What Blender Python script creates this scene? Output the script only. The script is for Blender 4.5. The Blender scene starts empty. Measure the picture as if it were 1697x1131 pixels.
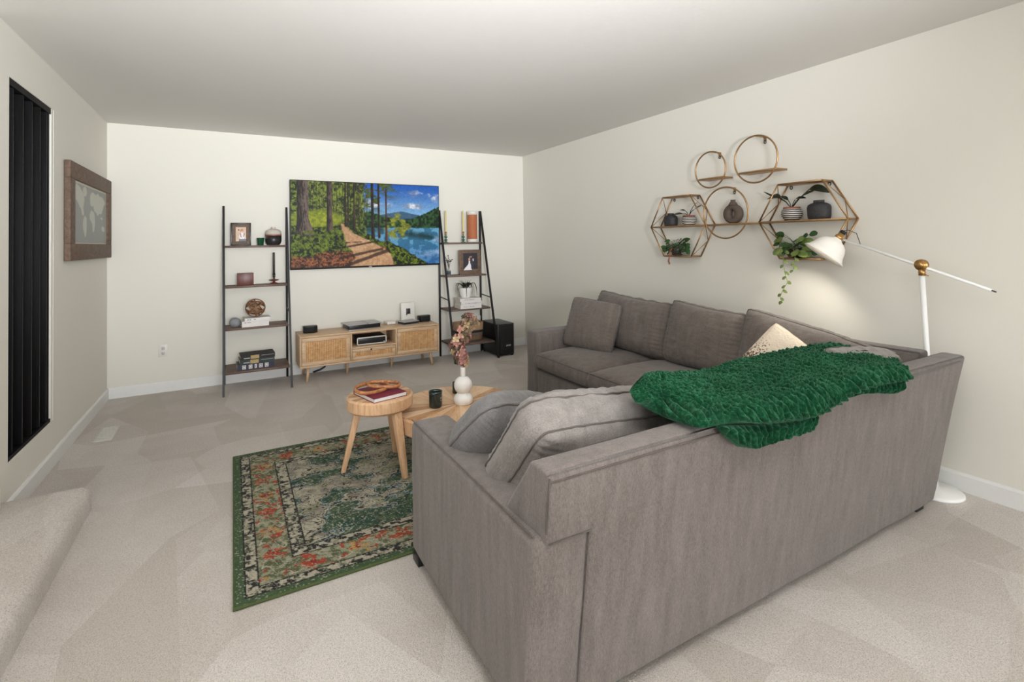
import bpy, bmesh, math, random
import numpy as np
from mathutils import Vector, Matrix, noise as mn

R = math.radians
scene = bpy.context.scene
COL = scene.collection

# ------------------------------------------------------------------ camera
cam_d = bpy.data.cameras.new('camera')
cam = bpy.data.objects.new('camera', cam_d)
COL.objects.link(cam)
cam_d.sensor_fit = 'HORIZONTAL'; cam_d.sensor_width = 36.0
cam_d.lens = 827.95 / 1697 * 36
cam_d.shift_y = -(565.5 - 386.45) / 1697
cam_d.clip_start = 0.05
yaw, pitch, roll = 0.50960187, 0.01868155, -0.01498938
_f = Vector((math.sin(yaw)*math.cos(pitch), math.cos(yaw)*math.cos(pitch), math.sin(pitch)))
_r = Vector((math.cos(yaw), -math.sin(yaw), 0)); _u = _r.cross(_f)
_r2 = _r*math.cos(roll) + _u*math.sin(roll); _u2 = _u*math.cos(roll) - _r*math.sin(roll)
M = Matrix((_r2, _u2, -_f)).transposed().to_4x4()
M.translation = (0.9699, -5.5945, 1.3246)
cam.matrix_world = M
scene.camera = cam

# ------------------------------------------------------------------ world, lights, exposure
w = bpy.data.worlds.new('world'); scene.world = w; w.use_nodes = True
w.node_tree.nodes['Background'].inputs[0].default_value = (0.93, 0.96, 1.0, 1)
w.node_tree.nodes['Background'].inputs[1].default_value = 1.0

def area(name, loc, rot, sx, sy, power, col=(1, 1, 1)):
    l = bpy.data.lights.new(name, 'AREA'); l.shape = 'RECTANGLE'; l.size = sx; l.size_y = sy
    l.energy = power; l.color = col
    o = bpy.data.objects.new(name, l); COL.objects.link(o); o.location = loc; o.rotation_euler = rot
    return o
# daylight through the glazed wall behind the viewer and through the entry on the left
area('daylight_rear_window', (2.0, -11.35, 1.35), (R(90), 0, 0), 3.4, 2.0, 175, (0.95, 0.975, 1.0))
area('daylight_entry_window', (-2.1, -6.0, 1.45), (R(90), 0, R(-90)), 4.0, 1.9, 34, (0.95, 0.975, 1.0))
# the photographer's lamp, bounced off the ceiling behind the camera
bf = area('bounce_flash', (1.35, -6.8, 1.42), (R(90+29), 0, R(-6)), 0.8, 0.5, 112, (0.94, 0.965, 1.0))
bf.data.spread = R(92)
scene.view_settings.view_transform = 'Standard'
scene.view_settings.look = 'None'
scene.view_settings.gamma = 1.0
scene.view_settings.use_curve_mapping = False
scene.view_settings.exposure = 0.16

# ------------------------------------------------------------------ helpers
W = 4.2716   # right wall
H = 2.44
def lin(c):
    return tuple(((x/255)/12.92 if x/255 <= .04045 else ((x/255+.055)/1.055)**2.4) for x in c)

class NT:
    def __init__(s, name):
        s.m = bpy.data.materials.new(name); s.m.use_nodes = True
        s.t = s.m.node_tree; s.b = s.t.nodes['Principled BSDF']
    def n(s, typ, **kw):
        x = s.t.nodes.new(typ)
        for k, v in kw.items():
            if hasattr(x, k) and k not in x.inputs: setattr(x, k, v)
            else: x.inputs[k].default_value = v
        return x
    def l(s, a, b): s.t.links.new(a, b)
    def coord(s, scale=(1, 1, 1), rot=(0, 0, 0), gen=False):
        tc = s.n('ShaderNodeTexCoord'); mp = s.n('ShaderNodeMapping')
        mp.inputs['Scale'].default_value = scale; mp.inputs['Rotation'].default_value = rot
        s.l(tc.outputs['Generated' if gen else 'Object'], mp.inputs[0]); return mp.outputs[0]
    def noise(s, vec, scale, detail=4, rough=.5, dist=0):
        x = s.n('ShaderNodeTexNoise'); x.inputs['Scale'].default_value = scale
        x.inputs['Detail'].default_value = detail; x.inputs['Roughness'].default_value = rough
        x.inputs['Distortion'].default_value = dist
        s.l(vec, x.inputs['Vector']); return x.outputs['Fac']
    def ramp(s, fac, stops):
        x = s.n('ShaderNodeValToRGB'); e = x.color_ramp.elements
        while len(e) < len(stops): e.new(.5)
        for i, (p, c) in enumerate(stops):
            e[i].position = p; e[i].color = (*c[:3], 1)
        s.l(fac, x.inputs[0]); return x.outputs[0]
    def mix(s, fac, a, b, mode='MIX'):
        x = s.n('ShaderNodeMix', data_type='RGBA', blend_type=mode)
        for sock, v in ((x.inputs[0], fac), (x.inputs[6], a), (x.inputs[7], b)):
            if isinstance(v, (int, float)): sock.default_value = v
            elif isinstance(v, tuple): sock.default_value = (*v[:3], 1)
            else: s.l(v, sock)
        return x.outputs[2]
    def bump(s, h, strength=.3, dist=.01, prev=None):
        x = s.n('ShaderNodeBump'); x.inputs['Strength'].default_value = strength
        x.inputs['Distance'].default_value = dist; s.l(h, x.inputs['Height'])
        if prev is not None: s.l(prev, x.inputs['Normal'])
        return x.outputs[0]
    def base(s, c):
        if isinstance(c, tuple): s.b.inputs['Base Color'].default_value = (*c[:3], 1)
        else: s.l(c, s.b.inputs['Base Color'])
    def set(s, **kw):
        for k, v in kw.items(): s.b.inputs[k.replace('_', ' ')].default_value = v

def plain(name, rgb, rough=.5, metal=0, var=.06, scale=40, **kw):
    t = NT(name); c = lin(rgb); v = t.coord()
    f = t.noise(v, scale, 3)
    t.base(t.ramp(f, [(.3, tuple(x*(1-var) for x in c)), (.7, tuple(min(1, x*(1+var)) for x in c))]))
    t.set(Roughness=rough, Metallic=metal)
    for k, vv in kw.items(): t.b.inputs[k.replace('_', ' ')].default_value = vv
    return t.m

def m_wall(name, rgb, bs=.12):
    t = NT(name); v = t.coord(); c = lin(rgb)
    f = t.noise(v, 1.3, 2)
    t.base(t.ramp(f, [(.3, tuple(x*.985 for x in c)), (.7, c)]))
    t.set(Roughness=.75)
    n1 = t.noise(v, 38, 5, .6)
    t.l(t.bump(n1, bs, .004), t.b.inputs['Normal']); return t.m

def m_carpet():
    t = NT('carpet_pile'); v = t.coord()
    c1, c2 = lin((206, 196, 185)), lin((228, 220, 212))
    # nap laid over by the vacuum cleaner: long overlapping strokes
    def strokes(rot, sc):
        vv = t.coord(sc, (0, 0, rot))
        vo = t.n('ShaderNodeTexVoronoi'); vo.feature = 'F1'; vo.inputs['Scale'].default_value = 1.0
        t.l(vv, vo.inputs['Vector'])
        sep = t.n('ShaderNodeSeparateColor'); t.l(vo.outputs['Color'], sep.inputs[0]); return sep.outputs[0]
    a = strokes(R(25), (2.6, 1.1, 1)); b = strokes(R(-38), (1.5, 2.3, 1))
    s1 = t.mix(.5, a, b)
    soft = t.noise(v, 1.8, 4, .6, .6)
    s2 = t.mix(.5, s1, soft)
    col = t.ramp(s2, [(.36, c1), (.66, c2)])
    sp = t.noise(v, 260, 3, .7)
    spc = t.ramp(sp, [(.30, (.42, .40, .38)), (.52, (1, 1, 1)), (.68, (1.0, 1.0, 1.0))])
    sp2 = t.noise(v, 90, 3, .7)
    spc2 = t.ramp(sp2, [(.3, (.84, .83, .82)), (.55, (1, 1, 1))])
    col = t.mix(1.0, col, spc, 'MULTIPLY'); col = t.mix(1.0, col, spc2, 'MULTIPLY')
    t.base(col); t.set(Roughness=.95, Specular_IOR_Level=.1, Sheen_Weight=.25, Sheen_Roughness=.6)
    b1 = t.bump(sp, .7, .006); b2 = t.bump(sp2, .5, .012, b1); t.l(b2, t.b.inputs['Normal']); return t.m

def m_fabric(name, dark, light, sc=1.0, wr=0.0):
    t = NT(name); v = t.coord((1, 1, .22))
    d, l = lin(dark), lin(light)
    streak = t.noise(v, 330*sc, 3, .7)
    v0 = t.coord(); fine = t.noise(v0, 480*sc, 2, .8); band = t.noise(t.coord((1, 1, .12)), 26, 3, .6)
    m = t.mix(.5, streak, fine); m = t.mix(.24, m, band)
    t.base(t.ramp(m, [(.36, d), (.64, l)]))
    t.set(Roughness=.92, Specular_IOR_Level=.12, Sheen_Weight=.22, Sheen_Roughness=.5)
    nb = t.bump(fine, .35, .003)
    if wr:
        w1 = t.noise(t.coord((1, 1, 2.6)), 9, 3, .5, .6); nb = t.bump(w1, wr, .02, nb)
    t.l(nb, t.b.inputs['Normal']); return t.m

def m_wood(name, a, b, scale=(1, 1, 1), rot=(0, 0, 0), rough=.5, ns=6, dist=1.5):
    t = NT(name); v = t.coord(scale, rot)
    g = t.noise(v, ns, 6, .6, dist); g2 = t.noise(v, ns*9, 3, .6)
    m = t.mix(.3, g, g2)
    t.base(t.ramp(m, [(.36, lin(a)), (.64, lin(b))])); t.set(Roughness=rough)
    t.l(t.bump(m, .12, .003), t.b.inputs['Normal']); return t.m

def m_vcol(name, rough=.8, emit=0, fuzz=0, coat=0):
    t = NT(name); a = t.n('ShaderNodeAttribute'); a.attribute_name = 'Col'
    if emit:
        t.base((.01, .01, .01)); t.l(a.outputs['Color'], t.b.inputs['Emission Color'])
        t.set(Emission_Strength=emit, Roughness=.45, Specular_IOR_Level=.12)
    else:
        if fuzz:
            v = t.coord(); f = t.noise(v, 300, 2, .8)
            c = t.mix(1.0, a.outputs['Color'], t.ramp(f, [(.3, (.6, .6, .6)), (.6, (1, 1, 1))]), 'MULTIPLY')
            t.base(c); t.l(t.bump(f, .6, .004), t.b.inputs['Normal'])
        else: t.l(a.outputs['Color'], t.b.inputs['Base Color'])
        t.set(Roughness=rough, Coat_Weight=coat)
    return t.m

MAT = {}
MAT['wall'] = m_wall('cream_wall_paint', (225, 222, 212))
MAT['ceiling'] = m_wall('ceiling_paint', (216, 213, 208), .18)
MAT['trim'] = plain('white_trim_paint', (228, 228, 226), .4, var=.01)
MAT['carpet'] = m_carpet()
MAT['sofa'] = m_fabric('grey_brown_upholstery', (82, 75, 71), (134, 125, 120), 1.0)
MAT['cush'] = m_fabric('cushion_upholstery', (84, 76, 71), (128, 119, 112), 1.0, .35)
MAT['cush_lit'] = m_fabric('cushion_upholstery_lit', (96, 91, 87), (150, 143, 138), .9, .3)  # same upholstery as the other cushions, paler to paint in stronger light
MAT['cush_mid'] = m_fabric('grey_pillow_fabric', (84, 82, 81), (128, 126, 125), 1.0, .3)
MAT['pipe'] = m_fabric('upholstery_piping', (70, 63, 59), (104, 96, 90), 1.0)
MAT['black'] = plain('black_metal', (26, 26, 27), .45, .3, .1)
MAT['blackpl'] = plain('black_plastic', (24, 24, 26), .35, 0, .1)
MAT['blackfab'] = plain('black_speaker_cloth', (30, 30, 32), .9, 0, .2, 300)
MAT['slat'] = m_wood('black_stained_wood', (9, 9, 10), (20, 19, 21), (6, 6, .5), rough=.55)
MAT['slat'].node_tree.nodes['Principled BSDF'].inputs['Specular IOR Level'].default_value = .12
MAT['shelf'] = m_wood('grey_brown_shelf_board', (78, 62, 54), (122, 100, 88), (1, 8, 8), rough=.55)
MAT['oak'] = m_wood('light_oak', (190, 157, 122), (220, 190, 156), (1, 6, 6), rough=.5, ns=5)
MAT['oakv'] = m_wood('light_oak_upright', (190, 157, 120), (220, 190, 154), (6, 6, .8), rough=.5, ns=5)
MAT['fir'] = m_wood('pale_turned_wood', (196, 152, 112), (226, 188, 150), (7, 7, .9), rough=.5, ns=4)
MAT['brownframe'] = m_wood('weathered_brown_frame', (82, 64, 52), (120, 98, 82), (3, 3, 3), rough=.7, ns=9)
MAT['pinkframe'] = m_wood('reddish_wood_edge', (150, 108, 88), (186, 144, 122), (3, 3, 1), rough=.7)
MAT['ring'] = m_wood('carved_teak', (120, 70, 38), (196, 134, 84), (4, 4, 4), rough=.45, ns=5, dist=2.5)
MAT['knot'] = m_wood('woven_brown_wood', (82, 54, 34), (156, 110, 72), (5, 5, 5), rough=.6, ns=6)
MAT['gold'] = plain('brushed_gold', (172, 138, 98), .40, .9, .12, 20)
MAT['brass'] = plain('aged_brass', (186, 146, 92), .3, .9, .1, 20)
MAT['white'] = plain('white_gloss_paint', (236, 236, 234), .3, 0, .01)
MAT['whitepl'] = plain('white_plastic', (224, 221, 214), .4, 0, .02)
MAT['whitecer'] = plain('white_ceramic', (238, 236, 232), .35, 0, .02)
MAT['silver'] = plain('silver_plastic', (170, 170, 172), .35, .5, .03)
MAT['paper'] = plain('white_book_cover', (222, 218, 214), .6, 0, .02)
MAT['pages'] = plain('paper_edges', (214, 208, 196), .8, 0, .08, 200)
MAT['ink'] = plain('printed_ink', (96, 96, 100), .7)
MAT['maroon'] = plain('maroon_cloth_cover', (112, 26, 48), .7, 0, .08)
MAT['greengl'] = plain('green_glass', (14, 74, 46), .08, 0, .1, 10, Coat_Weight=.5)
MAT['greenholder'] = plain('sage_green_glass', (52, 104, 84), .08, 0, .1, 10, Coat_Weight=.5)
MAT['darkjar'] = plain('dark_teal_glass', (10, 36, 34), .1, 0, .1, 10, Coat_Weight=.6)
MAT['wax'] = plain('pale_yellow_wax', (222, 206, 140), .5, 0, .03)
MAT['waxblack'] = plain('black_wax', (44, 44, 42), .45)
MAT['redwood'] = m_wood('dark_red_wood', (62, 26, 20), (112, 54, 42), (5, 5, 1.2), rough=.4, ns=5)
MAT['stone'] = plain('grey_stone', (136, 138, 142), .8, 0, .12, 30)
MAT['vaseblk'] = plain('black_glazed_clay', (34, 32, 33), .35, 0, .15, 12)
MAT['vasecream'] = plain('cream_clay', (196, 188, 176), .7, 0, .05)
MAT['copper'] = plain('copper_band', (134, 74, 56), .5)
MAT['vasedark'] = plain('charcoal_stoneware', (44, 42, 44), .65, 0, .35, 60)
MAT['mochaclay'] = plain('matte_mocha_clay', (84, 72, 62), .75, 0, .06, 60)
MAT['terra'] = plain('terracotta', (150, 84, 60), .8)
MAT['plum'] = plain('dark_plum_pot', (50, 36, 38), .5)
MAT['leaf'] = plain('green_leaf', (52, 84, 46), .45, 0, .35, 25)
MAT['leafdark'] = plain('dark_green_leaf', (34, 44, 32), .4, 0, .3, 25)
MAT['leafolive'] = plain('variegated_leaf', (104, 124, 62), .5, 0, .4, 30)
MAT['vine'] = plain('brown_vine', (96, 78, 52), .7)
MAT['dried'] = plain('dried_black_flowers', (40, 34, 34), .9)
MAT['orange'] = plain('orange_tan_cover', (176, 104, 66), .7, 0, .08, 50)
MAT['basket_top'] = plain('tan_woven_fabric', (158, 128, 98), .9, 0, .15, 120)
MAT['basket_bot'] = plain('taupe_felt', (104, 92, 84), .95, 0, .12, 120)
MAT['leather'] = plain('black_leather', (22, 20, 20), .6)
MAT['navy'] = plain('navy_cover', (38, 40, 62), .5)
MAT['darkgreen'] = plain('dark_green_cover', (34, 50, 44), .5, 0, .3, 20)
MAT['tanprint'] = plain('tan_spine_print', (176, 152, 104), .6)
MAT['vent'] = plain('pale_metal_vent', (206, 204, 198), .5)
MAT['handrail'] = plain('brown_handrail', (70, 50, 38), .4)
MAT['rugedge'] = plain('green_rug_binding', (70, 84, 44), .95, 0, .15, 200)
MAT['cable'] = plain('grey_cable', (60, 60, 62), .6)
MAT['innershade'] = plain('white_shade_lining', (244, 240, 232), .4, 0, .01)

t = NT('warm_lamp_bulb'); t.base((1, 1, 1)); t.set(Emission_Strength=8.0)
t.b.inputs['Emission Color'].default_value = (1.0, .86, .66, 1); MAT['bulb'] = t.m
t = NT('clear_glass'); t.base((.85, .9, .92)); t.set(Roughness=.02, Transmission_Weight=.9, IOR=1.3); MAT['glass'] = t.m

# cane webbing
t = NT('cane_webbing'); tc = t.n('ShaderNodeTexCoord')
sx = t.n('ShaderNodeSeparateXYZ'); t.l(tc.outputs['Object'], sx.inputs[0])
def wv(sock, fr):
    m1 = t.n('ShaderNodeMath', operation='MULTIPLY'); m1.inputs[1].default_value = fr; t.l(sock, m1.inputs[0])
    m2 = t.n('ShaderNodeMath', operation='SINE'); t.l(m1.outputs[0], m2.inputs[0]); return m2.outputs[0]
a1, a2 = wv(sx.outputs[0], 2*math.pi/.0165), wv(sx.outputs[2], 2*math.pi/.0125)
mx = t.n('ShaderNodeMath', operation='MAXIMUM'); t.l(a1, mx.inputs[0]); t.l(a2, mx.inputs[1])
nz = t.noise(t.coord((1, 1, 1)), 30, 3)
c0 = t.ramp(mx.outputs[0], [(.0, lin((150, 104, 60))), (.55, lin((212, 164, 112))), (1, lin((230, 188, 136)))])
t.base(t.mix(.35, c0, t.ramp(nz, [(.35, lin((170, 118, 68))), (.65, lin((226, 184, 132)))])))
t.set(Roughness=.7); t.l(t.bump(mx.outputs[0], .5, .003), t.b.inputs['Normal']); MAT['cane'] = t.m

# radial wood (parquet wedges) for round tops, centred on the object's origin
t = NT('radial_wood_top'); tc = t.n('ShaderNodeTexCoord'); sx = t.n('ShaderNodeSeparateXYZ'); t.l(tc.outputs['Object'], sx.inputs[0])
at = t.n('ShaderNodeMath', operation='ARCTAN2'); t.l(sx.outputs[1], at.inputs[0]); t.l(sx.outputs[0], at.inputs[1])
ms = t.n('ShaderNodeMath', operation='MULTIPLY'); ms.inputs[1].default_value = 26/(2*math.pi); t.l(at.outputs[0], ms.inputs[0])
fl = t.n('ShaderNodeMath', operation='FLOOR'); t.l(ms.outputs[0], fl.inputs[0])
wn = t.n('ShaderNodeTexWhiteNoise', noise_dimensions='1D'); t.l(fl.outputs[0], wn.inputs['W'])
cb = t.n('ShaderNodeCombineXYZ'); t.l(ms.outputs[0], cb.inputs[0])
ln = t.n('ShaderNodeVectorMath', operation='LENGTH'); t.l(tc.outputs['Object'], ln.inputs[0])
m5 = t.n('ShaderNodeMath', operation='MULTIPLY'); m5.inputs[1].default_value = 2.2; t.l(ln.outputs['Value'], m5.inputs[0]); t.l(m5.outputs[0], cb.inputs[1])
gr = t.noise(cb.outputs[0], 5, 5, .65, 1.2)
g = t.mix(.35, gr, wn.outputs['Value'])
t.base(t.ramp(g, [(.3, lin((168, 118, 76))), (.45, lin((208, 164, 120))), (.65, lin((232, 200, 164)))]))
t.set(Roughness=.5); t.l(t.bump(gr, .25, .004), t.b.inputs['Normal']); MAT['radial'] = t.m

# striped ceramic
t = NT('black_white_stripe_glaze'); tc = t.n('ShaderNodeTexCoord'); sx = t.n('ShaderNodeSeparateXYZ'); t.l(tc.outputs['Object'], sx.inputs[0])
dn = t.noise(t.coord(), 22, 2); md = t.n('ShaderNodeMath', operation='MULTIPLY'); md.inputs[1].default_value = .008; t.l(dn, md.inputs[0])
ad = t.n('ShaderNodeMath', operation='ADD'); t.l(sx.outputs[2], ad.inputs[0]); t.l(md.outputs[0], ad.inputs[1])
m6 = t.n('ShaderNodeMath', operation='MULTIPLY'); m6.inputs[1].default_value = 2*math.pi/.0125; t.l(ad.outputs[0], m6.inputs[0])
sn = t.n('ShaderNodeMath', operation='SINE'); t.l(m6.outputs[0], sn.inputs[0])
t.base(t.ramp(sn.outputs[0], [(.3, lin((34, 32, 32))), (.42, lin((216, 210, 202)))])); t.set(Roughness=.5); MAT['stripe'] = t.m

# dyed chenille
t = NT('green_chenille'); v = t.coord(); f = t.noise(v, 90, 4, .7); f2 = t.noise(v, 5, 2)
mm = t.mix(.25, f, f2)
t.base(t.ramp(mm, [(.36, lin((7, 36, 22))), (.54, lin((18, 64, 40))), (.70, lin((58, 112, 80)))]))
t.set(Roughness=1.0, Specular_IOR_Level=.05, Sheen_Weight=.35, Sheen_Roughness=.4)
t.b.inputs['Sheen Tint'].default_value = (.35, .8, .5, 1)
t.l(t.bump(t.noise(v, 220, 3, .8), .5, .006, t.bump(f, .35, .008)), t.b.inputs['Normal']); MAT['chenille'] = t.m

# knit pillow cover, dark flecks towards its lower half
t = NT('flecked_cream_knit'); tc = t.n('ShaderNodeTexCoord'); sx = t.n('ShaderNodeSeparateXYZ'); t.l(tc.outputs['Object'], sx.inputs[0])
vo = t.n('ShaderNodeTexVoronoi'); vo.inputs['Scale'].default_value = 75; t.l(tc.outputs['Object'], vo.inputs['Vector'])
nn = t.noise(t.coord(), 105, 2, .7)
mr = t.n('ShaderNodeMapRange'); mr.inputs['From Min'].default_value = .06; mr.inputs['From Max'].default_value = .34
mr.inputs['To Min'].default_value = .62; mr.inputs['To Max'].default_value = .2; t.l(sx.outputs[2], mr.inputs[0])
lt = t.n('ShaderNodeMath', operation='LESS_THAN'); t.l(nn, lt.inputs[0]); t.l(mr.outputs[0], lt.inputs[1])
t.base(t.mix(lt.outputs[0], lin((234, 218, 196)), lin((92, 72, 58)))); t.set(Roughness=.95)
t.l(t.bump(vo.outputs['Distance'], .8, .006), t.b.inputs['Normal']); MAT['knit'] = t.m

MAT['screen'] = m_vcol('television_picture', emit=1.0)
MAT['rug'] = m_vcol('woven_rug_pile', .95, 0, 1)
MAT['print'] = m_vcol('printed_picture', .6, 0, 0, .0)
MAT['petal'] = m_vcol('dried_petals', .85)

# ---------------------------------------------------------------- mesh builder
class MB:
    def __init__(s): s.v = []; s.f = []; s.mi = []; s.sm = []
    def add(s, vs, fs, mi=0, smooth=False, M=None):
        o = len(s.v)
        for p in vs:
            p = Vector(p); s.v.append(tuple(M @ p if M is not None else p))
        for f in fs: s.f.append(tuple(i+o for i in f)); s.mi.append(mi); s.sm.append(smooth)
        return s
    def bm(s, bm, mi=0, smooth=False, M=None):
        bm.verts.index_update()
        s.add([v.co for v in bm.verts], [[v.index for v in f.verts] for f in bm.faces], mi, smooth, M); bm.free(); return s
    def box(s, x0, y0, z0, x1, y1, z1, bev=0, seg=2, mi=0, M=None, smooth=None):
        b = bmesh.new(); bmesh.ops.create_cube(b, size=1)
        for v in b.verts:
            v.co = Vector(((x0+x1)/2+v.co.x*(x1-x0), (y0+y1)/2+v.co.y*(y1-y0), (z0+z1)/2+v.co.z*(z1-z0)))
        if bev: bmesh.ops.bevel(b, geom=b.edges[:], offset=bev, segments=seg, profile=.5, affect='EDGES')
        return s.bm(b, mi, bool(bev) if smooth is None else smooth, M)
    def poly(s, pts, axis, a, b, bev=0, seg=2, mi=0, M=None):
        """prism: 2-D polygon pts extruded along axis from a to b (other axes in x,y,z order)"""
        def mk(p, t):
            return {'x': (t, p[0], p[1]), 'y': (p[0], t, p[1]), 'z': (p[0], p[1], t)}[axis]
        bm = bmesh.new(); A = [bm.verts.new(mk(p, a)) for p in pts]; B = [bm.verts.new(mk(p, b)) for p in pts]
        bm.faces.new(A); bm.faces.new(B[::-1]); n = len(pts)
        for i in range(n): bm.faces.new((A[(i+1) % n], A[i], B[i], B[(i+1) % n]))
        bmesh.ops.recalc_face_normals(bm, faces=bm.faces[:])
        if bev: bmesh.ops.bevel(bm, geom=bm.edges[:], offset=bev, segments=seg, profile=.5, affect='EDGES')
        return s.bm(bm, mi, bool(bev), M)
    def lathe(s, prof, n=32, mi=0, M=None, cap=True, smooth=True):
        vs, fs = [], []
        for r, z in prof:
            for k in range(n):
                a = 2*math.pi*k/n; vs.append((r*math.cos(a), r*math.sin(a), z))
        for i in range(len(prof)-1):
            for k in range(n):
                k2 = (k+1) % n; fs.append((i*n+k, i*n+k2, (i+1)*n+k2, (i+1)*n+k))
        if cap:
            if prof[0][0] > 1e-4: fs.append(tuple(range(n))[::-1])
            if prof[-1][0] > 1e-4: fs.append(tuple(range((len(prof)-1)*n, len(prof)*n)))
        return s.add(vs, fs, mi, smooth, M)
    def tube(s, pts, r, n=8, mi=0, M=None, closed=False, smooth=True, flat=None):
        pts = [Vector(p) for p in pts]; m = len(pts); rr = r if isinstance(r, (list, tuple)) else [r]*m
        vs, fs = [], []; up = None
        for i, p in enumerate(pts):
            if closed: d = pts[(i+1) % m]-pts[i-1]
            else: d = pts[min(i+1, m-1)]-pts[max(i-1, 0)]
            d.normalize()
            if up is None:
                up = Vector((0, 0, 1)) if abs(d.z) < .9 else Vector((1, 0, 0))
            a = d.cross(up); 
            if a.length < 1e-5: a = d.orthogonal()
            a.normalize(); b = a.cross(d).normalized(); up = b
            for k in range(n):
                t = 2*math.pi*(k+.5*(n == 4))/n
                ra, rb = (rr[i], rr[i]) if flat is None else (rr[i], rr[i]*flat)
                vs.append(p + a*math.cos(t)*ra + b*math.sin(t)*rb)
        for i in range(m if closed else m-1):
            j = (i+1) % m
            for k in range(n):
                k2 = (k+1) % n; fs.append((i*n+k, j*n+k, j*n+k2, i*n+k2))
        if not closed: fs.append(tuple(range(n))); fs.append(tuple(range((m-1)*n, m*n))[::-1])
        return s.add(vs, fs, mi, smooth, M)
    def grid(s, P, mi=0, smooth=True, M=None, flip=False):
        nu, nv = len(P), len(P[0]); vs = [p for c in P for p in c]; fs = []
        for i in range(nu-1):
            for j in range(nv-1):
                q = (i*nv+j, (i+1)*nv+j, (i+1)*nv+j+1, i*nv+j+1); fs.append(q[::-1] if flip else q)
        return s.add(vs, fs, mi, smooth, M)
    def ball(s, c, rx, ry=None, rz=None, n=20, mi=0):
        ry = ry or rx; rz = rz or rx; vs, fs = [], []; h = n//2
        for i in range(h+1):
            a = math.pi*i/h
            for k in range(n):
                b = 2*math.pi*k/n; vs.append((c[0]+rx*math.sin(a)*math.cos(b), c[1]+ry*math.sin(a)*math.sin(b), c[2]+rz*math.cos(a)))
        for i in range(h):
            for k in range(n): k2 = (k+1) % n; fs.append((i*n+k, (i+1)*n+k, (i+1)*n+k2, i*n+k2))
        return s.add(vs, fs, mi, True)
    def leaf(s, base, d, L, wd, up=(0, 0, 1), curl=.3, fold=.15, mi=0, n=6, round_=.0):
        d = Vector(d).normalized(); up = Vector(up); side = d.cross(up)
        if side.length < 1e-4: side = Vector((1, 0, 0))
        side.normalize(); nrm = side.cross(d).normalized(); P = []
        for i in range(n+1):
            t = i/n; wdt = wd*(math.sin(math.pi*min(1, t*.92+.04))**(.75-.3*round_))*.5
            c = Vector(base)+d*L*t - nrm*curl*L*t*t
            P.append([c+side*wdt+nrm*fold*wdt, c+nrm*0, c-side*wdt+nrm*fold*wdt])
        return s.grid(P, mi)
    def build(s, name, mats, parent=None, loc=None, auto=None):
        me = bpy.data.meshes.new(name); me.from_pydata(s.v, [], s.f)
        for m in (mats if isinstance(mats, (list, tuple)) else [mats]): me.materials.append(m)
        me.polygons.foreach_set('material_index', s.mi); me.polygons.foreach_set('use_smooth', s.sm); me.update()
        o = bpy.data.objects.new(name, me); COL.objects.link(o)
        if loc is not None: o.location = loc
        if parent: o.parent = parent
        return o

def smooth_sharp(o, ang=35):
    me = o.data; b = bmesh.new(); b.from_mesh(me); bmesh.ops.remove_doubles(b, verts=b.verts[:], dist=1e-5)
    bmesh.ops.recalc_face_normals(b, faces=b.faces[:])
    for e in b.edges:
        if len(e.link_faces) == 2: e.smooth = e.calc_face_angle(0) < R(ang)
    b.to_mesh(me); b.free(); return o

def tag(o, label=None, cat=None, group=None, kind=None):
    if label: o['label'] = label
    if cat: o['category'] = cat
    if group: o['group'] = group
    if kind: o['kind'] = kind
    return o
def empty(name, loc=(0, 0, 0), rz=0, label=None, cat=None, group=None):
    o = bpy.data.objects.new(name, None); COL.objects.link(o); o.empty_display_size = .1
    o.location = loc; o.rotation_euler = (0, 0, rz); return tag(o, label, cat, group)
def struct(o): o['kind'] = 'structure'; return o
def copy_tree(o, parent=None):
    c = o.copy(); COL.objects.link(c)
    if parent: c.parent = parent
    for ch in list(o.children): copy_tree(ch, c)
    return c
def text_part(name, s, size, mat, parent, M, extr=.0006):
    cu = bpy.data.curves.new(name, 'FONT'); cu.body = s; cu.size = size; cu.extrude = extr; cu.align_x = 'CENTER'; cu.align_y = 'CENTER'
    tmp = bpy.data.objects.new('tmp', cu); COL.objects.link(tmp)
    bpy.context.view_layer.update()
    me = bpy.data.meshes.new_from_object(tmp.evaluated_get(bpy.context.evaluated_depsgraph_get()))
    bpy.data.objects.remove(tmp); me.materials.clear(); me.materials.append(mat); me.name = name
    me.transform(M); o = bpy.data.objects.new(name, me); COL.objects.link(o); o.parent = parent; return o
TXT_BACK = Matrix.Rotation(R(90), 4, 'X')      # reads from -y

# numpy value-noise
def vnoise(x, y, seed=0):
    xi, yi = np.floor(x).astype(int), np.floor(y).astype(int); xf, yf = x-xi, y-yi
    def h(a, b):
        n = (a*374761393 + b*668265263 + seed*974634777) & 0x7fffffff
        n = ((n ^ (n >> 13))*1274126177) & 0x7fffffff
        return ((n ^ (n >> 16)) & 0xffff)/65535.0
    u, v = xf*xf*(3-2*xf), yf*yf*(3-2*yf)
    return (h(xi, yi)*(1-u)+h(xi+1, yi)*u)*(1-v)+(h(xi, yi+1)*(1-u)+h(xi+1, yi+1)*u)*v
def fbm(x, y, seed=0, o=4):
    r = 0; a = .5; t = 0
    for k in range(o): r = r+a*vnoise(x*2**k, y*2**k, seed+k*7); t += a; a *= .55
    return r/t
def ss(a, b, x): t = np.clip((x-a)/(b-a), 0, 1); return t*t*(3-2*t)
def lerp(a, b, t): return a*(1-t[..., None])+b*t[..., None]
def C(r, g, b): return np.array(lin((r, g, b)))

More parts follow.
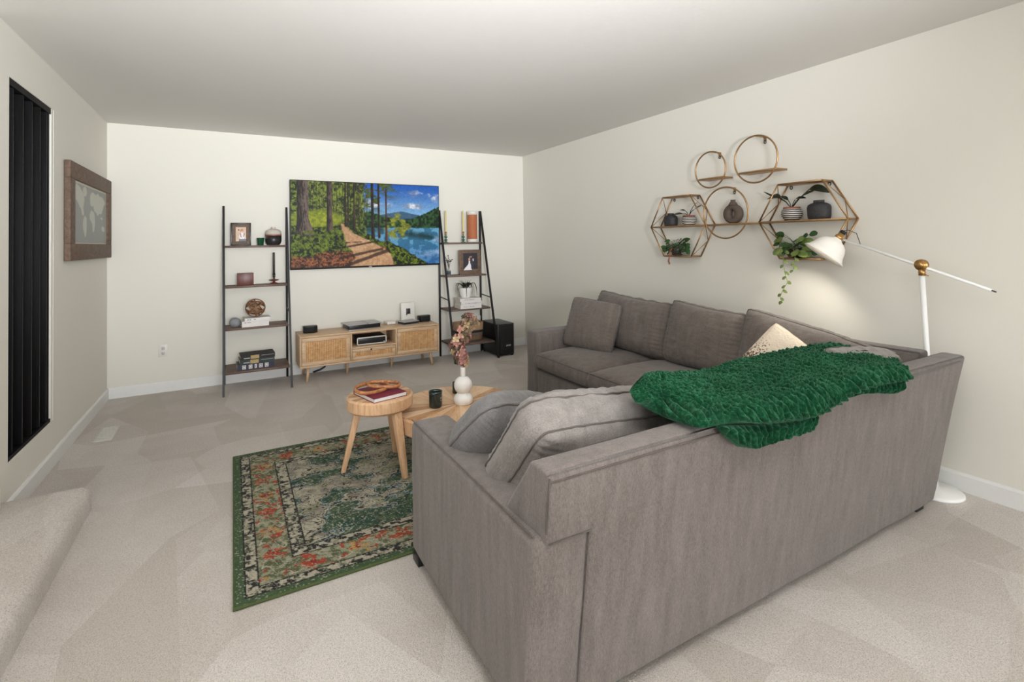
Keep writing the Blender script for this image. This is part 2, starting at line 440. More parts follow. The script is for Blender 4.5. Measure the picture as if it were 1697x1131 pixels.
def picture(name, nx, ny, fn, mat, parent, P0, ex, ey, nrm=None):
    """flat picture grid: P0 top-left, ex along width, ey down; fn(u,v)->rgb linear per vertex"""
    u = np.linspace(0, 1, nx); v = np.linspace(0, 1, ny); U, V = np.meshgrid(u, v)
    P0, ex, ey = map(np.array, (P0, ex, ey))
    co = P0+U[..., None]*ex+V[..., None]*ey; n = nx*ny
    idx = np.arange(n).reshape(ny, nx)
    q = np.stack([idx[:-1, :-1], idx[1:, :-1], idx[1:, 1:], idx[:-1, 1:]], -1).reshape(-1, 4)
    me = bpy.data.meshes.new(name); me.vertices.add(n); me.vertices.foreach_set('co', co.reshape(-1).astype(np.float32))
    me.loops.add(q.size); me.loops.foreach_set('vertex_index', q.reshape(-1).astype(np.int32))
    me.polygons.add(len(q)); me.polygons.foreach_set('loop_start', np.arange(0, q.size, 4, dtype=np.int32))
    try: me.polygons.foreach_set('loop_total', np.full(len(q), 4, dtype=np.int32))
    except Exception: pass
    me.update(calc_edges=True); me.validate()
    col = np.ones((n, 4), np.float32); col[:, :3] = np.clip(fn(U, V).reshape(-1, 3), 0, 1)
    a = me.color_attributes.new('Col', 'FLOAT_COLOR', 'POINT'); a.data.foreach_set('color', col.reshape(-1))
    me.materials.append(mat)
    o = bpy.data.objects.new(name, me); COL.objects.link(o)
    if parent: o.parent = parent
    return o

# ================================================================== ROOM
T = .12
struct(MB().box(-2.3, -11.5, -.1, W+T, T, 0).build('floor', MAT['carpet']))
struct(MB().box(-2.3, -11.5, H, W+T, T, H+.1).build('ceiling', MAT['ceiling']))
struct(MB().box(-T, 0, 0, W+T, T, H).build('wall_back', MAT['wall']))
struct(MB().box(W, -11.5, 0, W+T, 0, H).build('wall_right', MAT['wall']))
# left wall with the slatted opening cut through it
NY0, NY1, NZ0, NZ1 = -2.218, -1.51, .275, 2.19
YE = -2.38
lw = MB()
lw.box(-T, NY1, 0, 0, 0, H); lw.box(-T, YE, 0, 0, NY0, H)
lw.box(-T, NY0, 0, 0, NY1, NZ0); lw.box(-T, NY0, NZ1, 0, NY1, H)
struct(lw.build('wall_left', MAT['wall']))
struct(MB().box(-2.3, YE, 0, -T, YE+T, H).build('wall_entry', MAT['wall']))
struct(MB().box(-2.42, -11.5, 0, -2.3, YE+T, H).build('wall_entry_side', MAT['wall']))
fw = MB(); fw.box(-2.3, -11.62, 0, -.9, -11.5, H); fw.box(3.7, -11.62, 0, W+T, -11.5, H)
fw.box(-.9, -11.62, 0, 3.7, -11.5, .35); fw.box(-.9, -11.62, 2.35, 3.7, -11.5, H)
struct(fw.build('wall_front', MAT['wall']))
def window(n, P):
    f = MB()
    for b in P: f.box(*b, .004)
    struct(f.build('window_%d' % n, MAT['trim']))
window(1, [(-.9, -11.6, .35, 3.7, -11.52, .42), (-.9, -11.6, 2.28, 3.7, -11.52, 2.35), (-.9, -11.6, .42, -.84, -11.52, 2.28), (3.64, -11.6, .42, 3.7, -11.52, 2.28), (1.37, -11.6, .42, 1.43, -11.52, 2.28)])

BH, BT = .095, .013
def baseboard(name, a, b, nx, ny):
    # a,b points on wall line, (nx,ny) into the room
    m = MB(); ax, ay = a; bx, by = b
    if ax == bx:
        m.poly([(ax, 0), (ax+nx*BT, 0), (ax+nx*BT, BH-.012), (ax+nx*BT*.5, BH), (ax, BH)], 'y', ay, by)
    else:
        m.poly([(ay, 0), (ay+ny*BT, 0), (ay+ny*BT, BH-.012), (ay+ny*BT*.5, BH), (ay, BH)], 'x', ax, bx)
    struct(m.build(name, MAT['trim']))
baseboard('baseboard_back', (0, 0), (W, 0), 0, -1)
baseboard('baseboard_left', (0, -2.26), (0, 0), 1, 0)
baseboard('baseboard_right', (W, -11.5), (W, 0), -1, 0)

# raised entry landing, carpeted, with a rounded nosing
m = MB(); SX, SY, SZ = .338, -2.262, .12
b = bmesh.new(); bmesh.ops.create_cube(b, size=1)
for v in b.verts: v.co = Vector(((-2.3+SX)/2+v.co.x*(SX+2.3), (-11.5+SY)/2+v.co.y*(SY+11.5), SZ/2+v.co.z*SZ))
ed = [e for e in b.edges if all(v.co.z > .1 for v in e.verts) or (all(v.co.x > 0 for v in e.verts) and all(v.co.y > -3 for v in e.verts))]
bmesh.ops.bevel(b, geom=ed, offset=.062, segments=7, profile=.6, affect='EDGES'); m.bm(b, 0, True)
struct(smooth_sharp(m.build('floor_landing', MAT['carpet']), 60))
# newel post with its brown rail end at the left picture edge
struct(MB().box(-.09, -2.47, SZ, .026, -2.387, .222, .004).build('trim_1', MAT['trim']))
hr = MB().tube([(.0, -2.62, .245), (.0, -2.46, .240), (.0, -2.40, .236), (.0, -2.385, .232)], [.026, .026, .024, .012], 12)
tag(hr.build('handrail', MAT['handrail']), 'brown rounded wooden handrail end above a white post at the left edge', 'handrail')

# slatted screen in the opening
sc = empty('slatted_screen', (-.06, (NY0+NY1)/2, NZ0), 0, 'tall black slatted wooden screen set into the left wall opening', 'screen')
def loc_box(m, x0, y0, z0, x1, y1, z1, bev=0): m.box(x0+.06, y0-(NY0+NY1)/2, z0-NZ0, x1+.06, y1-(NY0+NY1)/2, z1-NZ0, bev)
fr = MB()
loc_box(fr, -.118, NY0, NZ1-.035, -.004, NY1, NZ1); loc_box(fr, -.118, NY0, NZ0, -.004, NY1, NZ0+.02)
loc_box(fr, -.118, NY0, NZ0, -.012, NY0+.012, NZ1); loc_box(fr, -.118, NY1-.05, NZ0, -.012, NY1-.035, NZ1)
loc_box(fr, -.135, NY0, NZ0, -.118, NY1, NZ1)
fr.build('frame', MAT['slat'], sc)
jb = MB(); loc_box(jb, -.118, NY1-.035, NZ0, -.002, NY1-.001, NZ1); jb.build('jamb', MAT['wall'], sc)
for y in (-2.129, -1.989, -1.852, -1.72, -1.60):
    s_ = MB(); loc_box(s_, -.112, y-.010, NZ0+.02, -.010, y+.010, NZ1-.035, .002); s_.build('slat', MAT['slat'], sc)

# framed world map on the left wall
mp = empty('framed_map', (0, -.673, 1.58), 0, 'brown wooden framed grey world map on the left wall', 'framed picture')
ya, yb, za, zb = -.633, .633, -.335, .335
f = MB(); fwid = .115
f.box(.003, ya, zb-fwid, .038, yb, zb, .004); f.box(.003, ya, za, .038, yb, za+fwid, .004)
f.box(.003, ya, za+fwid, .038, ya+fwid, zb-fwid, .004); f.box(.003, yb-fwid, za+fwid, .038, yb, zb-fwid, .004)
f.build('frame', MAT['brownframe'], mp)
def map_fn(U, V):
    sea, land, pap = C(150, 152, 148), C(190, 190, 180), C(206, 202, 186)
    A = np.zeros_like(U)
    def bl(cx, cy, rx, ry): return np.exp(-(((U-cx)/rx)**2+((V-cy)/ry)**2))
    # coarse continents: Americas, Europe/Africa, Asia, Australia
    for a in ((.16, .22, .12, .13), (.24, .33, .07, .10), (.10, .15, .08, .08), (.34, .12, .05, .09), (.27, .48, .03, .06),
              (.33, .62, .06, .09), (.34, .76, .03, .12), (.32, .70, .045, .08),
              (.52, .25, .06, .09), (.56, .17, .07, .06), (.52, .50, .07, .09), (.57, .58, .06, .10), (.57, .70, .04, .09),
              (.70, .22, .14, .12), (.83, .22, .12, .09), (.80, .37, .08, .08), (.70, .42, .04, .07), (.64, .38, .05, .06),
              (.88, .70, .07, .06), (.83, .52, .05, .02)):
        A = A+bl(*a)
    A = A+(fbm(U*14, V*9, 3)-.5)*.7
    c = lerp(np.broadcast_to(sea, U.shape+(3,)), land, ss(.52, .60, A))
    e = (U < .02) | (U > .98) | (V < .05) | (V > .96)
    c = np.where(e[..., None], pap, c); return c
picture('map_print', 120, 70, map_fn, MAT['print'], mp, (.02, ya+fwid-.01, zb-fwid+.01), (0, (yb-ya)-2*fwid+.02, 0), (0, 0, -((zb-za)-2*fwid+.02)))

# floor vent
vt = empty('floor_vent', (.18, -1.035, 0), 0, 'pale rectangular metal air vent set in the carpet by the left wall', 'vent')
m = MB(); m.box(-.055, -.165, 0, .055, .165, .006, .002); m.build('frame', MAT['vent'], vt)
m = MB()
for k in range(10): m.box(-.042, -.142+k*.030, .006, .042, -.130+k*.030, .0085)
m.build('louvre', MAT['vent'], vt)

# outlets
def outlet(name, x, z, label):
    e = empty(name, (x, 0, z), 0, label, 'outlet')
    MB().box(-.036, -.006, -.057, .036, 0, .057, .003).build('plate', MAT['whitepl'], e)
    for dz in (-.022, .022):
        m = MB(); m.box(-.012, -.0068, dz-.017, .012, -.0055, dz+.014, .0005, 1); m.build('socket', MAT['vent'], e)
        m = MB(); m.box(-.010, -.0075, dz-.008, -.007, -.0055, dz+.006); m.box(.006, -.0075, dz-.007, .009, -.0055, dz+.005)
        m.box(-.002, -.0075, dz-.015, .002, -.0055, dz-.011)
        m.build('slots', MAT['ink'], e)
    return e
outlet('wall_outlet', .407, .378, 'white wall outlet low on the back wall left of the ladder shelf')
e = outlet('wall_outlet', 3.594, .395, 'white wall outlet with a plug, behind the fabric basket on the right ladder shelf')
MB().box(-.022, -.04, -.02, .024, -.0075, .04, .006).build('plug', MAT['whitepl'], e)

# ================================================================== TELEVISION
tv = empty('television', (2.281, -.02, 1.075), 0, 'large wall-mounted flat television showing a forest path beside a lake', 'television')
TW, TH = 1.608, .925
m = MB(); m.box(-TW/2, -.045, 0, TW/2, -.018, TH, .004); m.box(-.35, -.018, .25, .35, .018, .7, .003)
m.build('casing', MAT['blackpl'], tv)
def tv_fn(U, V):
    sh = U.shape
    n1 = fbm(U*70, V*40, 1, 4); n2 = fbm(U*24, V*14, 2, 4); n3 = fbm(U*9, V*6, 5, 4); n4 = fbm(U*140, V*80, 9, 3)
    # sky and clouds
    c = lerp(np.broadcast_to(C(44, 112, 196), sh+(3,)), C(150, 196, 232), ss(0, .45, V))
    cl = fbm(U*7+2, V*8, 11, 5)+.35*np.exp(-(((U-.80)/.09)**2+((V-.07)/.07)**2))+.45*np.exp(-(((U-.82)/.13)**2+((V-.28)/.07)**2))+.3*np.exp(-(((U-.99)/.05)**2+((V-.20)/.07)**2))+.35*np.exp(-(((U-.50)/.08)**2+((V-.24)/.08)**2))
    c = lerp(c, lerp(np.broadcast_to(C(150, 160, 178), sh+(3,)), C(240, 244, 250), ss(.45, .7, n2)), ss(.72, .92, cl))
    # far mountain, near hills
    mt = .32+.11*np.abs((U-.72)*3.0)+.02*n2
    c = lerp(c, lerp(np.broadcast_to(C(60, 96, 130), sh+(3,)), C(92, 128, 150), n1), ss(-.005, .01, V-mt)*(U < .86))
    hl = np.interp(U, [0, .5, .62, .70, .80, .88, 1.0], [.3, .34, .40, .44, .42, .36, .26])+.03*(n1-.5)
    c = lerp(c, lerp(np.broadcast_to(C(18, 48, 34), sh+(3,)), C(70, 112, 58), ss(.35, .75, n1)), ss(0, .012, V-hl))
    # lake
    lk = ss(.535, .545, V)*(U > .44)
    lc = lerp(np.broadcast_to(C(70, 130, 160), sh+(3,)), C(120, 178, 208), ss(.50, .60, n2+.0))
    ref = ss(.08, .0, np.abs(V-.60-.25*(U-.7)))
    lc = lerp(lc, np.broadcast_to(C(20, 66, 62), sh+(3,)), ref*ss(.3, .6, n3)*.9)
    lc = lerp(lc, C(200, 218, 236), ss(.55, .75, fbm(U*6, V*9, 31))*ss(.62, .72, V)*.75)
    lc = lerp(lc, C(26, 84, 170), ss(.42, .60, fbm(U*5+5, V*7, 33))*ss(.66, .8, V)); lc = lerp(lc, C(34, 96, 170), ss(.62, 1., V)*.5)
    c = lerp(c, lc, lk)
    # forest at left
    fe = ss(.50, .44, U+.06*(n2-.5))
    fo = lerp(np.broadcast_to(C(34, 56, 24), sh+(3,)), C(148, 162, 66), ss(.38, .68, n1*.6+n2*.4))
    fo = lerp(fo, C(206, 212, 130), ss(.66, .8, n4)*ss(.6, .2, V)*.7)
    c = lerp(c, fo, fe)
    for k in range(26):
        x = .11+k*.0145+.006*math.sin(k*5.1); wd = .0022+.0012*math.sin(k*3.3)
        c = lerp(c, np.broadcast_to(C(70, 66, 50), sh+(3,)), ss(wd, wd*.5, np.abs(U-x-.004*np.sin(V*9+k)))*(V < .48+.05*math.sin(k))*(V > .02)*.85)
    bush = ss(.62, .40, np.sqrt(((U-.17)/.20)**2+((V-.44)/.14)**2)*.7+.25*(n1-.5))*(U < .33)
    c = lerp(c, lerp(np.broadcast_to(C(86, 110, 30), sh+(3,)), C(196, 200, 62), n1), bush)
    # pine canopy over the lake
    can = fbm(U*22, V*26, 41, 4); cm = ss(.5, .62, can)*ss(.80, .62, U+.35*V)*(U > .47)*ss(.42, .25, V)
    c = lerp(c, lerp(np.broadcast_to(C(30, 48, 26), sh+(3,)), C(120, 138, 60), n1), cm)
    br = ss(.50, .60, fbm(U*26, V*24, 43, 4))*ss(1.15, .7, np.sqrt(((U-.69)/.10)**2+((V-.52)/.17)**2))
    c = lerp(c, lerp(np.broadcast_to(C(78, 92, 30), sh+(3,)), C(186, 188, 76), n1), br)
    # ground: undergrowth, earth, path
    gl = np.interp(U, [0, .10, .33, .40, .5, .56, .64, .8, .9, 1.0], [.52, .54, .50, .56, .62, .68, .70, .86, .97, 1.05])+.04*(n2-.5)
    g = lerp(np.broadcast_to(C(22, 36, 14), sh+(3,)), C(128, 150, 46), ss(.42, .72, n1*.65+n4*.35))
    c = lerp(c, g, ss(0, .02, V-gl))
    ea = ss(0, .05, V-np.interp(U, [0, .08, .2, .35, .6, .68], [.84, .86, .80, .80, .74, 1.0])+.08*(n2-.5))*(U < .68)
    c = lerp(c, lerp(np.broadcast_to(C(52, 34, 24), sh+(3,)), C(178, 116, 78), ss(.35, .7, n4*.5+n1*.5)), ea)
    pl = np.interp(V, [.49, .60, .70, .76, .82, .90, 1.], [.305, .325, .335, .345, .38, .40, .36])
    pr = np.interp(V, [.49, .60, .66, .72, .80, .90, 1.], [.318, .38, .45, .52, .60, .65, .66])
    pm = ss(-.008, .008, U-pl+.02*(n2-.5))*ss(.008, -.008, U-pr+.03*(n2-.5))*(V > .49)
    c = lerp(c, lerp(np.broadcast_to(C(176, 132, 100), sh+(3,)), C(226, 190, 150), n1), pm)
    for (x0, y0, x1, y1, wd) in ((.34, .77, .56, .70, .010), (.30, .90, .58, .80, .014), (.36, .98, .62, .82, .018), (.33, .72, .44, .71, .006)):
        dx, dy = x1-x0, y1-y0; tt = np.clip(((U-x0)*dx+(V-y0)*dy)/(dx*dx+dy*dy), 0, 1)
        d = np.hypot(U-x0-tt*dx, (V-y0-tt*dy)*.6)+.012*(n2-.5); c = lerp(c, np.broadcast_to(C(62, 40, 30), sh+(3,)), ss(wd, wd*.4, d)*.85)
    # trunks
    def trunk(x0, x1, v1, flare, col1, col2, v0=0., lean=0.):
        nonlocal c
        xa = x0+lean*V-flare*.35*ss(v1-.22, v1, V); xb = x1+lean*V+flare*ss(v1-.22, v1, V)
        m = ss(-.002, .002, U-xa)*ss(.002, -.002, U-xb)*ss(v1+.01, v1-.01, V+.03*(n2-.5))*(V >= v0)
        bark = lerp(np.broadcast_to(col1, sh+(3,)), col2, ss(.35, .7, fbm(U*160, V*22, 71, 3)*.7+.3*ss(xa, xb, U)))
        c = lerp(c, bark, m)
    trunk(.036, .106, .62, .03, C(48, 40, 36), C(132, 116, 106))
    c = lerp(c, C(112, 98, 86)+0*c, ss(.008, .004, np.abs(U-(.085+.22*(V-.5))))*(V > .5)*(V < .68))
    trunk(.218, .252, .58, .008, C(50, 42, 36), C(116, 100, 88))
    trunk(.332, .343, .53, .004, C(40, 34, 28), C(90, 74, 56)); trunk(.350, .359, .52, .003, C(40, 34, 28), C(90, 74, 56))
    trunk(.388, .400, .56, .004, C(44, 38, 30), C(92, 76, 58)); trunk(.423, .430, .53, .002, C(50, 46, 34), C(96, 84, 62))
    trunk(.506, .524, .68, .006, C(26, 22, 24), C(74, 58, 52), 0, .006); trunk(.552, .566, .67, .004, C(34, 28, 26), C(86, 66, 54), 0, .004)
    trunk(.606, .618, .70, .004, C(46, 32, 26), C(120, 78, 54), .06)
    fg = ss(.50, .62, fbm(U*40, V*30, 81, 4))*ss(.02, .06, V-gl)*(1-pm)*(1-ea)
    c = lerp(c, lerp(np.broadcast_to(C(30, 46, 14), sh+(3,)), C(160, 176, 60), n4), fg*.8)
    g_ = fbm(U*210, V*120, 91, 2); c = c*(.72+.42*g_)[..., None]
    return np.clip(c, 0, 1)**1.18*.86
picture('screen', 380, 220, tv_fn, MAT['screen'], tv, (-TW/2+.008, -.0462, TH-.008), (TW-.016, 0, 0), (0, 0, -(TH-.028)))
MB().box(-.015, -.048, .004, .015, -.0452, .010).build('logo', MAT['silver'], tv)

# ================================================================== LADDER SHELVES
SHZ = (1.333, .953, .570, .190); SLOPE = .44/1.716
def yfr(z): return -.03-.44*(1-z/1.716)
def ladder(x0, x1, label):
    r = empty('ladder_shelf', ((x0+x1)/2, -.03, 0), 0, label, 'shelf', 'ladder shelves beside the television')
    hw = (x1-x0)/2
    for sx_ in (-hw, hw):
        MB().box(sx_-.009, -.009, 0, sx_+.009, .014, 1.716, .001, 1).build('back_post', MAT['black'], r)
        m = MB(); a = Vector((sx_, -.452, 0)); b_ = Vector((sx_, -.012, 1.716))
        m.poly([(-.463, 0), (-.440, 0), (-.001, 1.716), (-.024, 1.716)], 'x', sx_-.009, sx_+.009)
        m.build('front_post', MAT['black'], r)
        MB().tube([(sx_, -.0, .70), (sx_, yfr(.69)+.03, .68)], .006, 8).build('side_rung', MAT['black'], r)
    for z in SHZ:
        yf = yfr(z)+.03+.010
        MB().box(-hw+.010, yf, z-.020, hw-.010, -.010, z, .002, 1).build('shelf_board', MAT['shelf'], r)
    return r
ladder(.893, 1.447, 'black metal ladder shelf with four brown boards left of the television')
ladder(3.094, 3.628, 'black metal ladder shelf with four brown boards right of the television')

# --- left ladder items
def frame_photo(name, x0, x1, z0, z1, y, fw_, mats, label, fn, tilt=.08, side=None, depth=.018, mat_=None):
    e = empty(name, ((x0+x1)/2, y, z0), 0, label, 'photo frame'); e.rotation_euler = (-tilt, 0, 0)
    w_, h_ = (x1-x0)/2, z1-z0; m = MB()
    m.box(-w_, 0, 0, w_, depth, fw_, .002, mi=0); m.box(-w_, 0, h_-fw_, w_, depth, h_, .002); m.box(-w_, 0, fw_, -w_+fw_, depth, h_-fw_, .002); m.box(w_-fw_, 0, fw_, w_, depth, h_-fw_, .002)
    m.build('frame', mats[0], e)
    if mat_: 
        q = mat_; m = MB(); m.box(-w_+fw_-.002, .006, fw_-.002, w_-fw_+.002, depth-.002, h_-fw_+.002); m.build('mount', mats[1], e)
    else: q = 0
    picture('photograph', 40, 56, fn, MAT['print'], e, (-w_+fw_+q, .004, h_-fw_-q), (2*(w_-fw_-q), 0, 0), (0, 0, -(h_-2*fw_-2*q)))
    return e
def photo_a(U, V):
    n = fbm(U*9, V*12, 3); c = lerp(np.broadcast_to(C(196, 164, 142), U.shape+(3,)), C(222, 198, 178), n)
    c = lerp(c, C(120, 76, 52)+0*c, ss(.10, .05, np.hypot(U-.28, (V-.2)*1.3))); c = lerp(c, C(170, 120, 84)+0*c, ss(.18, .1, np.hypot(U-.58, (V-.26)*1.1)))
    c = lerp(c, C(214, 172, 150)+0*c, ss(.15, .1, np.hypot(U-.60, (V-.36)*1.1)))
    c = lerp(c, C(236, 226, 222)+0*c, ss(.30, .22, np.hypot(U-.6, (V-.66)*.9))); c = lerp(c, C(96, 60, 58)+0*c, ss(.05, .02, np.abs(U-.45-.25*(V-.5)))*(V > .42)*(V < .72))
    c = lerp(c, C(96, 60, 58)+0*c, ss(.05, .02, np.abs(U-.80+.2*(V-.5)))*(V > .42)*(V < .68)); c = lerp(c, C(112, 122, 138)+0*c, ss(.82, .86, V)*(U > .3)); return c
frame_photo('photo_frame', .952, 1.124, 1.333, 1.553, -.135, .012, (MAT['blackpl'], MAT['brownframe']), 'small dark photo frame with a family snapshot on the left ladder shelf top board', photo_a, .06, mat_=.030)

m = MB(); m.lathe([(.024, 0), (.027, .002), (.033, .068), (.0335, .073), (.031, .073), (.026, .006), (.0, .006)], 28)
tag(m.build('glass_votive', MAT['greengl'], loc=(1.207, -.10, 1.333)), 'small emerald green glass votive on the left ladder shelf top board', 'candle holder')

v_ = empty('round_vase', (1.322, -.10, 1.333), 0, 'round cream-topped black vase with a short neck on the left ladder shelf', 'vase')
def arc(r0, z0, r1, z1, k, n=8): return [(r0+(r1-r0)*t, z0+(z1-z0)*t) for t in [i/n for i in range(n+1)]]
low = [(.050, 0), (.062, .010), (.071, .028), (.0735, .05), (.0735, .092)]
MB().lathe(low, 40).build('dark_base', MAT['vaseblk'], v_)
MB().lathe([(.0737, .092), (.0735, .103)], 40, cap=False).build('rust_band', MAT['copper'], v_)
MB().lathe([(.0735, .103), (.072, .125), (.065, .142), (.050, .154), (.028, .160), (.020, .162), (.019, .172), (.022, .178), (.018, .178), (.015, .165)], 40).build('cream_top', MAT['vasecream'], v_)

bx = MB().box(-.069, -.045, 0, .069, .045, .116, .003)
tag(bx.build('wooden_box', MAT['redwood'], loc=(1.073, -.155, .953)), 'dark red-brown wooden box on the second board of the left ladder shelf', 'box')
ch = empty('candlestick', (1.322, -.14, .953), 0, 'dark red saucer candlestick on the second board of the left ladder shelf', 'candlestick')
MB().lathe([(.044, 0), (.044, .004), (.012, .014), (.010, .024), (.044, .034), (.046, .040), (.012, .044), (.008, .052), (.008, .060)], 28).build('stand', MAT['redwood'], ch)
MB().lathe([(.008, .060), (.0125, .064), (.0135, .10), (.0115, .10), (.0105, .066)], 20, cap=False).build('cup', MAT['vaseblk'], ch)
cd = MB().lathe([(.0105, 0), (.0100, .235), (.008, .240), (.002, .243)], 16)
tag(cd.build('taper_candle', MAT['waxblack'], loc=(1.322, -.14, 1.019)), 'tall black taper candle in the dark red saucer candlestick', 'candle')

m = MB(); m.ball((0, 0, .044), .048, .046, .046, 24)
for i, v in enumerate(m.v):
    n_ = mn.noise(Vector(v)*22)*.004; m.v[i] = (v[0]*(1+n_*6), v[1]*(1+n_*6), max(v[2], .0))
tag(m.build('stone', MAT['stone'], loc=(.985, -.235, .570)), 'smooth grey rounded stone beside white books on the left ladder shelf', 'stone')

def book(name, x, y, z, w_, d, h, rz, cover, label, cat='book', group=None, spine_lines=(), spine_mat=None, pagesm=None):
    e = empty(name, (x, y, z), rz, label, cat, group)
    m = MB(); c = .0022
    m.box(-w_/2, -d/2, 0, w_/2, d/2, c); m.box(-w_/2, -d/2, h-c, w_/2, d/2, h); m.box(-w_/2, -d/2, c, w_/2, -d/2+c, h-c)
    m.build('cover', cover, e)
    MB().box(-w_/2+.003, -d/2+c, c, w_/2-.003, d/2-.004, h-c).build('pages', pagesm or MAT['pages'], e)
    if spine_lines:
        for (a, b_, zc, hh) in spine_lines:
            m = MB(); x0 = -w_/2+a*w_; x1 = -w_/2+b_*w_; k = max(2, int((x1-x0)/.006)); rnd = random.Random(int(a*1000)+int(zc*100))
            for i in range(k):
                if rnd.random() < .2: continue
                xa = x0+(x1-x0)*i/k
                m.box(xa, -d/2-.0006, zc*h-hh/2, xa+(x1-x0)/k*.72, -d/2+.0002, zc*h+hh/2)
            m.build('spine_lettering', spine_mat or MAT['ink'], e)
    return e
book('coffee_table_book', 1.148, -.215, .570, .228, .165, .052, R(4), MAT['paper'], 'thick white book, lower of two on the left ladder shelf', group=None, spine_lines=((.08, .33, .78, .006),))
book('coffee_table_book', 1.168, -.215, .6225, .222, .155, .027, R(4), MAT['paper'], 'thinner white book under the woven wooden ball, left ladder shelf', spine_lines=((.10, .30, .5, .009), (.32, .42, .5, .006)))
# knot ball of interlocking rings
m = MB(); rr = .083
for ax_, rot_ in (((1, 0, 0), 20), ((1, 0, 0), 75), ((1, 0, 0), 130), ((0, 1, 0), 30), ((0, 1, 0), 85), ((0, 1, 0), 140), ((.6, .6, .5), 60)):
    Q = Matrix.Rotation(R(rot_), 4, Vector(ax_).normalized()); pts = [Q @ Vector((rr*math.cos(a), rr*math.sin(a), 0)) for a in [2*math.pi*k/36 for k in range(36)]]
    vs, fs = [], []
    nn_ = Q @ Vector((0, 0, 1))
    for p_ in pts:
        o_ = p_.normalized()
        for sa, sb in ((-1, -1), (1, -1), (1, 1), (-1, 1)): vs.append(p_*(1+.0)+o_*.004*sa+nn_*.0058*sb)
    for i in range(36):
        j = (i+1) % 36
        for k in range(4): fs.append((i*4+k, j*4+k, j*4+(k+1) % 4, i*4+(k+1) % 4))
    m.add(vs, fs, 0, False)
m.add([(v[0], v[1], v[2]) for v in []], [])
o = m.build('knot_ball', MAT['knot'], loc=(1.155, -.215, .6495+.0865)); tag(o, 'open ball of interlocked brown wooden rings on white books, left ladder shelf', 'ornament')

book('hardback_book', 1.148, -.28, .190, .305, .19, .050, R(3), MAT['navy'], 'thick navy book with white lettered squares, bottom of the stack on the lowest left shelf')
b_ = bpy.data.objects['hardback_book']
for a, ww in ((.13, .10), (.30, .10), (.46, .06), (.58, .10), (.74, .10)):
    x0 = -.1525+a*.305; m = MB(); m.box(x0, -.0958, .008, x0+ww*.305, -.0948, .044); sq = m.build('lettered_square', MAT['paper'], b_)
    wq = ww*.305; mk = MB(); mk.box(x0+.006, -.0964, .014, x0+.0095, -.0957, .038); mk.box(x0+.0095, -.0964, .0345, x0+wq-.006, -.0957, .038)
    if ww > .08: mk.box(x0+wq-.0095, -.0964, .0175, x0+wq-.006, -.0957, .0345); mk.box(x0+.0095, -.0964, .014, x0+wq-.006, -.0957, .0175)
    mk.build('letter', MAT['ink'], sq)
for k, (z, x, col, lab) in enumerate(((.2405, 1.160, MAT['darkgreen'], 'dark green hardback with tan spine band, middle of the three-book stack'),
                                  (.2815, 1.164, MAT['leather'], 'dark glossy hardback with tan spine band, top of the three-book stack'))):
    e = book('hardback_book', x, -.28, z, .288, .185, .0405, R(3), col, lab)
    q = MB(); q.box(-.06, -.0935, .004, .010, -.0925, .0365); q.build('spine_band', MAT['tanprint'], e)
    MB().box(-.115, -.0935, .010, -.065, -.0925, .018).build('spine_print', MAT['silver'], e); MB().box(.03, -.0935, .026, .135, -.0925, .029).build('spine_line', MAT['silver'], e)

# --- right ladder items
def ball_stick(x, lab):
    e = empty('glass_candlestick', (x, -.10, 1.333), 0, lab, 'candlestick', 'glass candlesticks on the right ladder shelf')
    MB().lathe([(.030, 0), (.030, .003), (.010, .010), (.006, .014)]+[(max(.005, .0175*math.sin(a)), .0305-.0175*math.cos(a)) for a in [math.pi*k/10 for k in range(1, 10)]]
               + [(max(.005, .0175*math.sin(a)), .067-.0175*math.cos(a)) for a in [math.pi*k/10 for k in range(1, 10)]]+[(.006, .087)], 24).build('stem', MAT['greenholder'], e)
    MB().lathe([(.005, .085), (.009, .092), (.0115, .100), (.0115, .128), (.0095, .128), (.009, .1)], 20).build('cup', MAT['gold'], e)
    return e
ball_stick(3.152, 'green glass ball candlestick at the outer left end of the right shelf top board'); ball_stick(3.373, 'green glass ball candlestick next to the orange cylinder')
for x, l in ((3.152, 'pale yellow taper candle nearest the television'), (3.373, 'pale yellow taper candle next to the orange cylinder')):
    tag(MB().lathe([(.0088, 0), (.0095, .02), (.009, .27), (.003, .276)], 16).build('taper_candle', MAT['wax'], loc=(x, -.10, 1.4345)), l, 'candle', 'pale taper candles on the right ladder shelf')
e = empty('cylinder_speaker', (3.492, -.10, 1.333), 0, 'tall orange-brown cylinder with white ends on the right ladder shelf', 'speaker')
MB().lathe([(.059, .040), (.059, .330)], 40, cap=False).build('orange_sleeve', MAT['orange'], e)
MB().lathe([(.055, 0), (.060, .004), (.060, .040)], 40).build('base_ring', MAT['whitepl'], e)
MB().lathe([(.060, .330), (.060, .366), (.056, .372), (.0, .372)], 40).build('top_ring', MAT['whitepl'], e)

